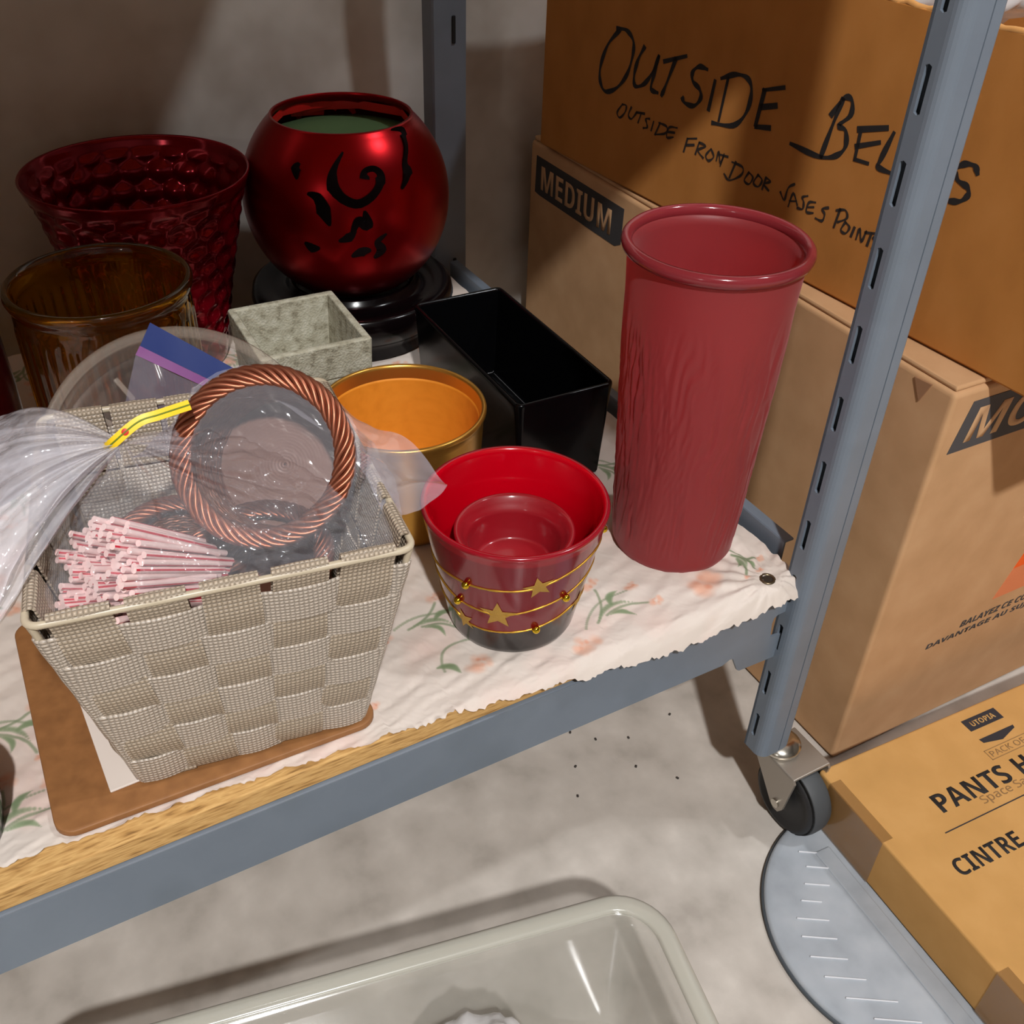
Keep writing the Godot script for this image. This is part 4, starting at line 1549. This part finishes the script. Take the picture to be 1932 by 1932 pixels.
func basket() -> void:
	var t := thing("woven_basket", "square basket woven from wide beige webbing with a wire rim", "basket")
	var amp := 0.0013
	# bands that run all the way round
	for r in ROWS:
		var w := (ROWS - 1 - r + 0.5) / ROWS * 0.925
		var pts := PackedVector3Array()
		var out := PackedVector3Array()
		var across := PackedVector3Array()
		for i in 4:
			var up := ((b_top[i] as Vector3) - b_low[i]).lerp((b_top[(i + 1) % 4] as Vector3) - b_low[(i + 1) % 4], 0.5).normalized()
			for j in 41:
				var f := 0.035 + 0.93 * j / 40.0
				var ph := (f * COLS - 0.5) * PI
				var lift := -amp * cos(ph) * (1.0 if r % 2 == 0 else -1.0)
				var edge := smoothstep(0.0, 0.08, minf(f, 1.0 - f))
				lift = lerpf(0.0006, lift, edge)
				pts.append(b_side(i, f, w, lift))
				out.append(b_out(i))
				across.append(up)
			# round the corner
			for j in [1, 2, 3]:
				var q: float = j / 4.0
				var o := b_out(i).slerp(b_out((i + 1) % 4), q).normalized()
				var c := b_corner(i + 1, w)
				var inn := c - (b_out(i) + b_out((i + 1) % 4)).normalized() * 0.0046
				pts.append(inn + o * 0.0040)
				out.append(o)
				across.append(((b_top[(i + 1) % 4] as Vector3) - b_low[(i + 1) % 4]).normalized())
		var s := Shape.new()
		s.strap(pts, out, across, 0.0178 - 0.0005 * (r % 3), 0.0011, true)
		obj("band", s, M.web_band, t)
	# upright straps: up the outside, over the wire, down the inside
	for i in 4:
		var along_top := ((b_top[(i + 1) % 4] as Vector3) - b_top[i])
		for cidx in COLS:
			var f := (cidx + 0.5) / COLS
			f = 0.5 + (f - 0.5) * 0.93
			var pts := PackedVector3Array()
			var out := PackedVector3Array()
			var across := PackedVector3Array()
			var al := along_top.normalized()
			for j in 61:
				var w := j / 60.0
				var row := (1.0 - w / 0.925) * ROWS - 0.5
				var lift := amp * cos(row * PI) * (1.0 if cidx % 2 == 0 else -1.0)
				if w > 0.93:
					lift = lerpf(lift, 0.0004, (w - 0.93) / 0.07)
				pts.append(b_side(i, f, w, lift))
				out.append(b_out(i))
				across.append(al)
			var mid := b_side(i, f, 1.0, -0.0016)
			for j in range(1, 8):
				var a := PI * j / 8.0
				var o := (b_out(i) * cos(a) + Vector3.UP * sin(a)).normalized()
				pts.append(mid + o * 0.0021)
				out.append(o)
				across.append(al)
			for j in range(0, 9):
				pts.append(b_side(i, f, 1.0 - j * 0.03, -0.0036))
				out.append(-b_out(i))
				across.append(al)
			var s := Shape.new()
			var wide := minf(0.0212, along_top.length() / COLS * 0.80)
			s.strap(pts, out, across, wide, 0.0010)
			obj("strap", s, M.web_strap, t)
	# wire rim
	var ring := PackedVector3Array()
	for i in 4:
		var c: Vector3 = b_top[i]
		var p: Vector3 = b_top[(i + 3) % 4]
		var n: Vector3 = b_top[(i + 1) % 4]
		var a := c + (p - c).normalized() * 0.006
		var b := c + (n - c).normalized() * 0.006
		for j in 7:
			var q := j / 6.0
			ring.append(a.lerp(c, q).lerp(c.lerp(b, q), q))
		for j in range(1, 10):
			ring.append(b.lerp(n + (c - n).normalized() * 0.006, j / 10.0))
	var s := Shape.new()
	s.tube(ring, 0.0015, 10, true)
	obj("rim_wire", s, M.wire, t)
	for i in 4:
		s = Shape.new()
		var out2 := (b_out(i) + b_out((i + 3) % 4)).normalized()
		s.tube(PackedVector3Array([(b_low[i] as Vector3) - out2 * 0.003, (b_top[i] as Vector3) - out2 * 0.002]), 0.0014, 8)
		obj("corner_wire", s, M.wire, t)
	# woven bottom
	s = Shape.new()
	var bottom := func(u: float, w: float) -> Vector3:
		var a := (b_low[0] as Vector3).lerp(b_low[1], u)
		var b := (b_low[3] as Vector3).lerp(b_low[2], u)
		return a.lerp(b, w) + Vector3(0, 0.0006 + 0.0008 * sin(u * 5 * PI) * sin(w * 5 * PI), 0)
	s.sheet(30, 30, bottom)
	obj("base", s, M.web_strap, t)

# ---- what is in the basket ------------------------------------------------------------
func coil(called: String, label: String, c0: Vector3, n: Vector3, r: float, length: float) -> void:
	n = n.normalized()
	var u := n.cross(Vector3.UP).normalized()
	var w := n.cross(u).normalized()
	var t := thing(called, label, "copper cup")
	# wall: rings of wire
	var s := Shape.new()
	var x := Transform3D(Basis(u, n, u.cross(n)), c0)
	var turns := int(length / 0.0017)
	var pr := PackedVector2Array()
	for i in turns * 4 + 1:
		var q := i / 4.0
		var y := -q * length / turns
		var rr := r * (1.0 - 0.12 * (q / turns)) + 0.0006 * cos(q * TAU)
		pr.append(Vector2(rr, y))
	for i in range(turns * 4, -1, -1):
		var q := i / 4.0
		var y := -q * length / turns
		pr.append(Vector2(r * (1.0 - 0.12 * (q / turns)) - 0.0014 + 0.0006 * cos(q * TAU), y))
	var wob := noise(1.0, 55, 2)
	var push := func(a: float, _i: int, q: Vector3) -> Vector3:
		var d := Vector3(q.x, 0, q.z).normalized()
		q.y += 0.0012 * wob.get_noise_2d(sin(a) * 4.0, cos(a) * 4.0 + q.y * 60.0)
		return x * (q + d * 0.0006 * wob.get_noise_2d(a * 6.0, q.y * 300.0))
	s.lathe(pr, 96, push)
	obj("wire_wall", s, M.copper_dark, t)
	# floor of the cup
	s = Shape.new()
	var br := PackedVector2Array()
	for i in 41:
		br.append(Vector2(maxf(r * 0.87 * (1.0 - i / 40.0), 0.0004), -length + 0.0010 + 0.0005 * cos(i * PI)))
	for i in 2:
		br.append(Vector2(0.0004 if i == 0 else r * 0.87, -length))
	s.lathe(br, 72, func(_a: float, _i: int, q: Vector3) -> Vector3: return x * q)
	obj("wire_floor", s, M.copper_deep, t)
	# braided rim: strands wound round each other
	for k in 8:
		var path := PackedVector3Array()
		for i in 160:
			var a := TAU * i / 160.0
			var b := a * 6.0 + TAU * k / 8.0
			var rad := r - 0.0008 + 0.0034 * cos(b) + 0.0004 * wob.get_noise_2d(a * 3.0, k * 5.0)
			path.append(x * Vector3(cos(a) * rad, 0.0006 + 0.0014 * sin(b), sin(a) * rad))
		s = Shape.new()
		s.tube(path, 0.00125, 8, true)
		obj("rim_strand", s, M.copper, t)

func inside_basket(p: Vector3, gap: float) -> bool:
	if p.y > 0.132:
		return true
	for i in 4:
		if b_out(i).dot(p - b_low[i]) > -gap:
			return false
	return true

func basket_contents() -> void:
	coil("copper_cup", "copper wire cup with a braided rim lying in the clear bag, opening to the viewer", Vector3(-0.2732, 0.148, -0.0500), Vector3(-0.37, 0.63, 0.69), 0.0335, 0.046)
	coil("copper_cup", "second copper wire cup mostly hidden below the first in the clear bag", Vector3(-0.2840, 0.100, -0.0460), Vector3(-0.16, 0.95, 0.14), 0.0300, 0.040)

	coil("copper_cup", "third copper wire cup standing deep in the basket under the bag's neck", Vector3(-0.3090, 0.086, -0.0840), Vector3(-0.05, 0.95, 0.30), 0.0280, 0.046)

	# striped straws: their ends look at the viewer
	var dirn := Vector3(0.593, -0.445, -0.272).normalized()
	var e1 := dirn.cross(Vector3(0.2, 0.5, 0.8)).normalized()
	var e2 := dirn.cross(e1).normalized()
	var one := Shape.new()
	one.tube(PackedVector3Array([Vector3.ZERO, Vector3(0, 0, -0.018), Vector3(0, 0, -0.050)]), 0.00132, 10)
	var straw := one.mesh()
	var c := Vector3(-0.3450, 0.1280, -0.0285)
	for i in 19:
		for j in 17:
			var hx := (i - 9 + (0.5 if j % 2 else 0.0)) * 0.0028
			var hy := (j - 8) * 0.00243
			if hx * hx / (0.0238 * 0.0238) + hy * hy / (0.0190 * 0.0190) > 1.0:
				continue
			var tip := c + e1 * hx + e2 * hy - dirn * rng.randf_range(-0.005, 0.006)
			var dd := (dirn + e1 * (rng.randf_range(-0.05, 0.05) - hx * 6.0) + e2 * (rng.randf_range(-0.05, 0.05) - hy * 6.0)).normalized()
			if not (inside_basket(tip, 0.0022) and inside_basket(tip + dd * 0.05, 0.003)):
				continue
			var o := MeshInstance3D.new()
			o.name = numbered("drinking_straw")
			o.mesh = straw
			o.material_override = M.straw
			add_child(o)
			o.transform = Transform3D(Basis.looking_at(dd, e1).rotated(dd, rng.randf() * TAU), tip)
			tag(o, "thin white drinking straw with red stripes in the bundle at the basket's left front", "straw", "striped straws in the clear bag")

	# zip bag standing behind
	var z := thing("zip_bag", "clear zip bag with a blue zip strip, standing up in the basket", "bag")
	quad_sheet(z, "film", "-299,148,-156 -264,132,-122 -273,112,-112 -321,108,-138", 0.0014, M.zip_bag, 501)
	quad_sheet(z, "zip_strip", "-289,160,-161 -255,141,-124 -262,135,-122 -296,151,-158", 0.0004, M.zip_blue, 502)
	quad_sheet(z, "zip_line", "-296,151,-158 -262,135,-122 -264,132,-122 -299,148,-156", 0.0003, M.zip_pink, 503)

	# clear round lid behind the basket
	var l := thing("deli_lid", "clear round plastic lid standing on edge behind the basket", "lid", Vector3(-0.282, TOP + 0.0585, -0.170))
	var s := Shape.new()
	s.lathe(prof("0.5,0 56,0 57,1 63,1.4 64,0 69,0 69,0.6 64.4,0.7 63.4,2 56.6,1.8 55.6,0.7 0.5,0.7"), 90)
	var d1 := obj("disc", s, M.clear_plastic, l)
	d1.rotation = Vector3(PI / 2 - 0.68, 0.05, 0)
	s = Shape.new()
	s.lathe(prof("68,-2 72,-2 73.4,-0.5 73.4,2.0 72,3 69,2.6 68,1.5"), 90)
	var d2 := obj("rim", s, M.clear_rim, l)
	d2.rotation = d1.rotation
	for k in 16:
		s = Shape.new()
		var a := TAU * k / 16.0
		s.box(Vector3(0.0028, 0.0016, 0.014), 0.0008, Transform3D(Basis(Vector3.UP, a), Vector3(sin(a) * 0.050, 0.0012, cos(a) * 0.050)))
		var rb := obj("rib", s, M.clear_rim, l)
		rb.rotation = d1.rotation

	clear_bag()

func quad_sheet(parent: Node, called: String, corners: String, bulge: float, m: Material, seed_: int) -> void:
	var q := vec3s(corners)
	var n := noise(30.0, seed_, 3)
	var out := (q[1] - q[0]).cross(q[3] - q[0]).normalized()
	var s := Shape.new()
	var f := func(u: float, w: float) -> Vector3:
		var p := q[0].lerp(q[1], u).lerp(q[3].lerp(q[2], u), w)
		return p + out * (bulge * sin(u * PI) + bulge * n.get_noise_3dv(p))
	s.sheet(24, 16, f)
	obj(called, s, m, parent)

func clear_bag() -> void:
	var t := thing("clear_bag", "crinkled clear plastic bag tied at the neck, filled with copper cups and straws", "bag")
	var K := Vector3(-0.3225, 0.1640, -0.0590)
	# the body: columns that run from the neck over the contents to the basket's rim (middle / end, millimetres)
	var mids := PackedVector3Array()
	var ends := PackedVector3Array()
	for c in ["-300,158,-78/-271,144,-115", "-287,167,-64/-247,149,-112", "-279,171,-47/-226,146,-89", "-277,167,-30/-220,136,-54", "-277,162,-17/-227,131,-12", "-282,159,-4/-241,130,4", "-293,155,-1/-272,129,4", "-309,155,-4/-302,127,0", "-325,158,-8/-330,126,-4", "-336,161,-12/-356,125,-12", "-347,162,-26/-369,127,-24", "-346,160,-52/-360,136,-60"]:
		var q = c.split("/")
		mids.append(vec3s(q[0])[0])
		ends.append(vec3s(q[1])[0])
	var sub := 16
	var ms := smooth3(mids, sub)
	var es := smooth3(ends, sub)
	var nc := ms.size()
	var crease := noise(30.0, 601, 3, FastNoiseLite.TYPE_CELLULAR)
	crease.cellular_return_type = FastNoiseLite.RETURN_DISTANCE2_SUB
	var crease2 := noise(85.0, 603, 2, FastNoiseLite.TYPE_CELLULAR)
	crease2.cellular_return_type = FastNoiseLite.RETURN_DISTANCE2_SUB
	var soft := noise(22.0, 602, 3)
	var s := Shape.new()
	var mouth := Vector3(-0.2732, 0.148, -0.0500)
	var axis := Vector3(-0.37, 0.63, 0.69).normalized()
	var skin := func(u: float, w: float) -> Vector3:
		var x := u * (nc - 1)
		var i := mini(int(x), nc - 2)
		var m := ms[i].lerp(ms[i + 1], x - i)
		var e := es[i].lerp(es[i + 1], x - i)
		var a := K.lerp(m, w)
		var p := a.lerp(m.lerp(e, w), w)
		var nrm := (m - Vector3(-0.285, 0.10, -0.08)).normalized()
		var pleat := sin(u * 47.0 + 4.0 * soft.get_noise_1d(u * 0.2)) * exp(-w * 2.6) * 0.0042 * minf(w * 7.0, 1.0)
		pleat += sin(u * 21.0 + 1.3) * exp(-w * 1.4) * 0.0022 * minf(w * 5.0, 1.0)
		var cr := (crease.get_noise_3dv(p) * 0.0075 + crease2.get_noise_3dv(p) * 0.0030) * smoothstep(0.02, 0.3, w)
		p += nrm * (pleat + cr + 0.0022 * soft.get_noise_3dv(p * 1.5))
		var h := (p - mouth).dot(axis)
		var off := (p - mouth - axis * h).length()
		if off < 0.0395 and h < 0.0030 and h > -0.06:
			p += axis * (0.0030 + 0.0012 * cr / 0.0075 - h)
		return p
	s.sheet(nc * 3, 150, skin)
	obj("body", s, M.bag, t)
	# the gathered tail, two films thick, spreading out past the basket's left rim
	for layer in 2:
		var te := smooth3(vec3s("-352,153,-120 -366,152,-104 -377,151,-84 -384,147,-62 -386,142,-42 -386,137,-24 -379,132,-12 -366,138,-24"), 14)
		var tn := te.size()
		s = Shape.new()
		var off := 0.004 if layer else 0.0
		var tail := func(u: float, w: float) -> Vector3:
			var x := u * (tn - 1)
			var i := mini(int(x), tn - 2)
			var e := te[i].lerp(te[i + 1], x - i) + Vector3(-0.012, -off * 1.5, 0.0)
			var p := K.lerp(e, w)
			p.y += 0.010 * sin(w * PI) * (1.0 - 0.6 * float(layer))
			var nrm := Vector3(-0.3, 0.6, 0.75).normalized()
			var pl := sin(u * 27.0 + layer * 1.7 + 3.0 * soft.get_noise_2d(u * 0.16, layer)) * 0.0040 * minf(w * 6.0, 1.0) * (0.45 + 0.55 * exp(-w * 2.0))
			pl += 0.0060 * soft.get_noise_2d(u * 0.10 + layer, w * 0.05) * w + (crease.get_noise_3dv(p + Vector3(layer, 0, 0)) * 0.0085 + crease2.get_noise_3dv(p) * 0.0022) * w
			return p + nrm * pl
		s.sheet(tn * 4, 110, tail)
		obj("tail", s, M.bag_tail, t)
	# the loose corner that reaches over the gold bowl
	var fo := vec3s("-233,147,-95 -220,138,-72 -208,131,-58 -201,126,-48 -199,120,-36 -203,119,-30 -217,121,-24 -229,123,-18")
	var fe := smooth3(fo, 10)
	var root := vec3s("-262,158,-78 -246,148,-62 -240,142,-50 -238,138,-42 -236,134,-36 -236,132,-30 -236,130,-24 -236,128,-18")
	var fr := smooth3(root, 10)
	s = Shape.new()
	var flap := func(u: float, w: float) -> Vector3:
		var x := u * (fe.size() - 1)
		var i := mini(int(x), fe.size() - 2)
		var p := fr[i].lerp(fr[i + 1], x - i).lerp(fe[i].lerp(fe[i + 1], x - i), w)
		p.y += 0.0025 * sin(u * 17.0 + w * 3.0) * w + 0.004 * soft.get_noise_3dv(p) + 0.003 * sin(w * PI)
		return p
	s.sheet(70, 26, flap)
	obj("corner", s, M.bag_thin, t)
	# twist tie
	var y := thing("twist_tie", "yellow twist tie with a dark core line round the clear bag's neck", "twist tie")
	var path := smooth3(vec3s("-329,161,-62 -326,166,-58 -316,172,-58 -308,173,-58 -296,173,-60"), 8)
	var out := PackedVector3Array()
	var across := PackedVector3Array()
	for i in path.size():
		var d := (path[mini(i + 1, path.size() - 1)] - path[maxi(i - 1, 0)]).normalized()
		var face := Vector3(-0.1, 0.6, 0.8)
		face = (face - d * face.dot(d)).normalized()
		out.append(face)
		across.append(d.cross(face))
	s = Shape.new()
	s.strap(path, out, across, 0.0040, 0.0005)
	obj("ribbon", s, M.tie, y)
	s = Shape.new()
	var core := PackedVector3Array()
	for i in path.size():
		core.append(path[i] + out[i] * 0.0003)
	s.tube(core, 0.00035, 6)
	obj("core", s, M.tie_core, y)
	s = Shape.new()
	s.lathe(prof("0.1,0 1.4,0 1.3,0.3 0.1,0.3"), 14)
	var rm := obj("red_mark", s, M.tie_red, y)
	rm.transform = Transform3D(Basis(out[12].cross(Vector3.RIGHT).normalized(), out[12], out[12].cross(Vector3.RIGHT).normalized().cross(out[12])), path[12] + out[12] * 0.0002)
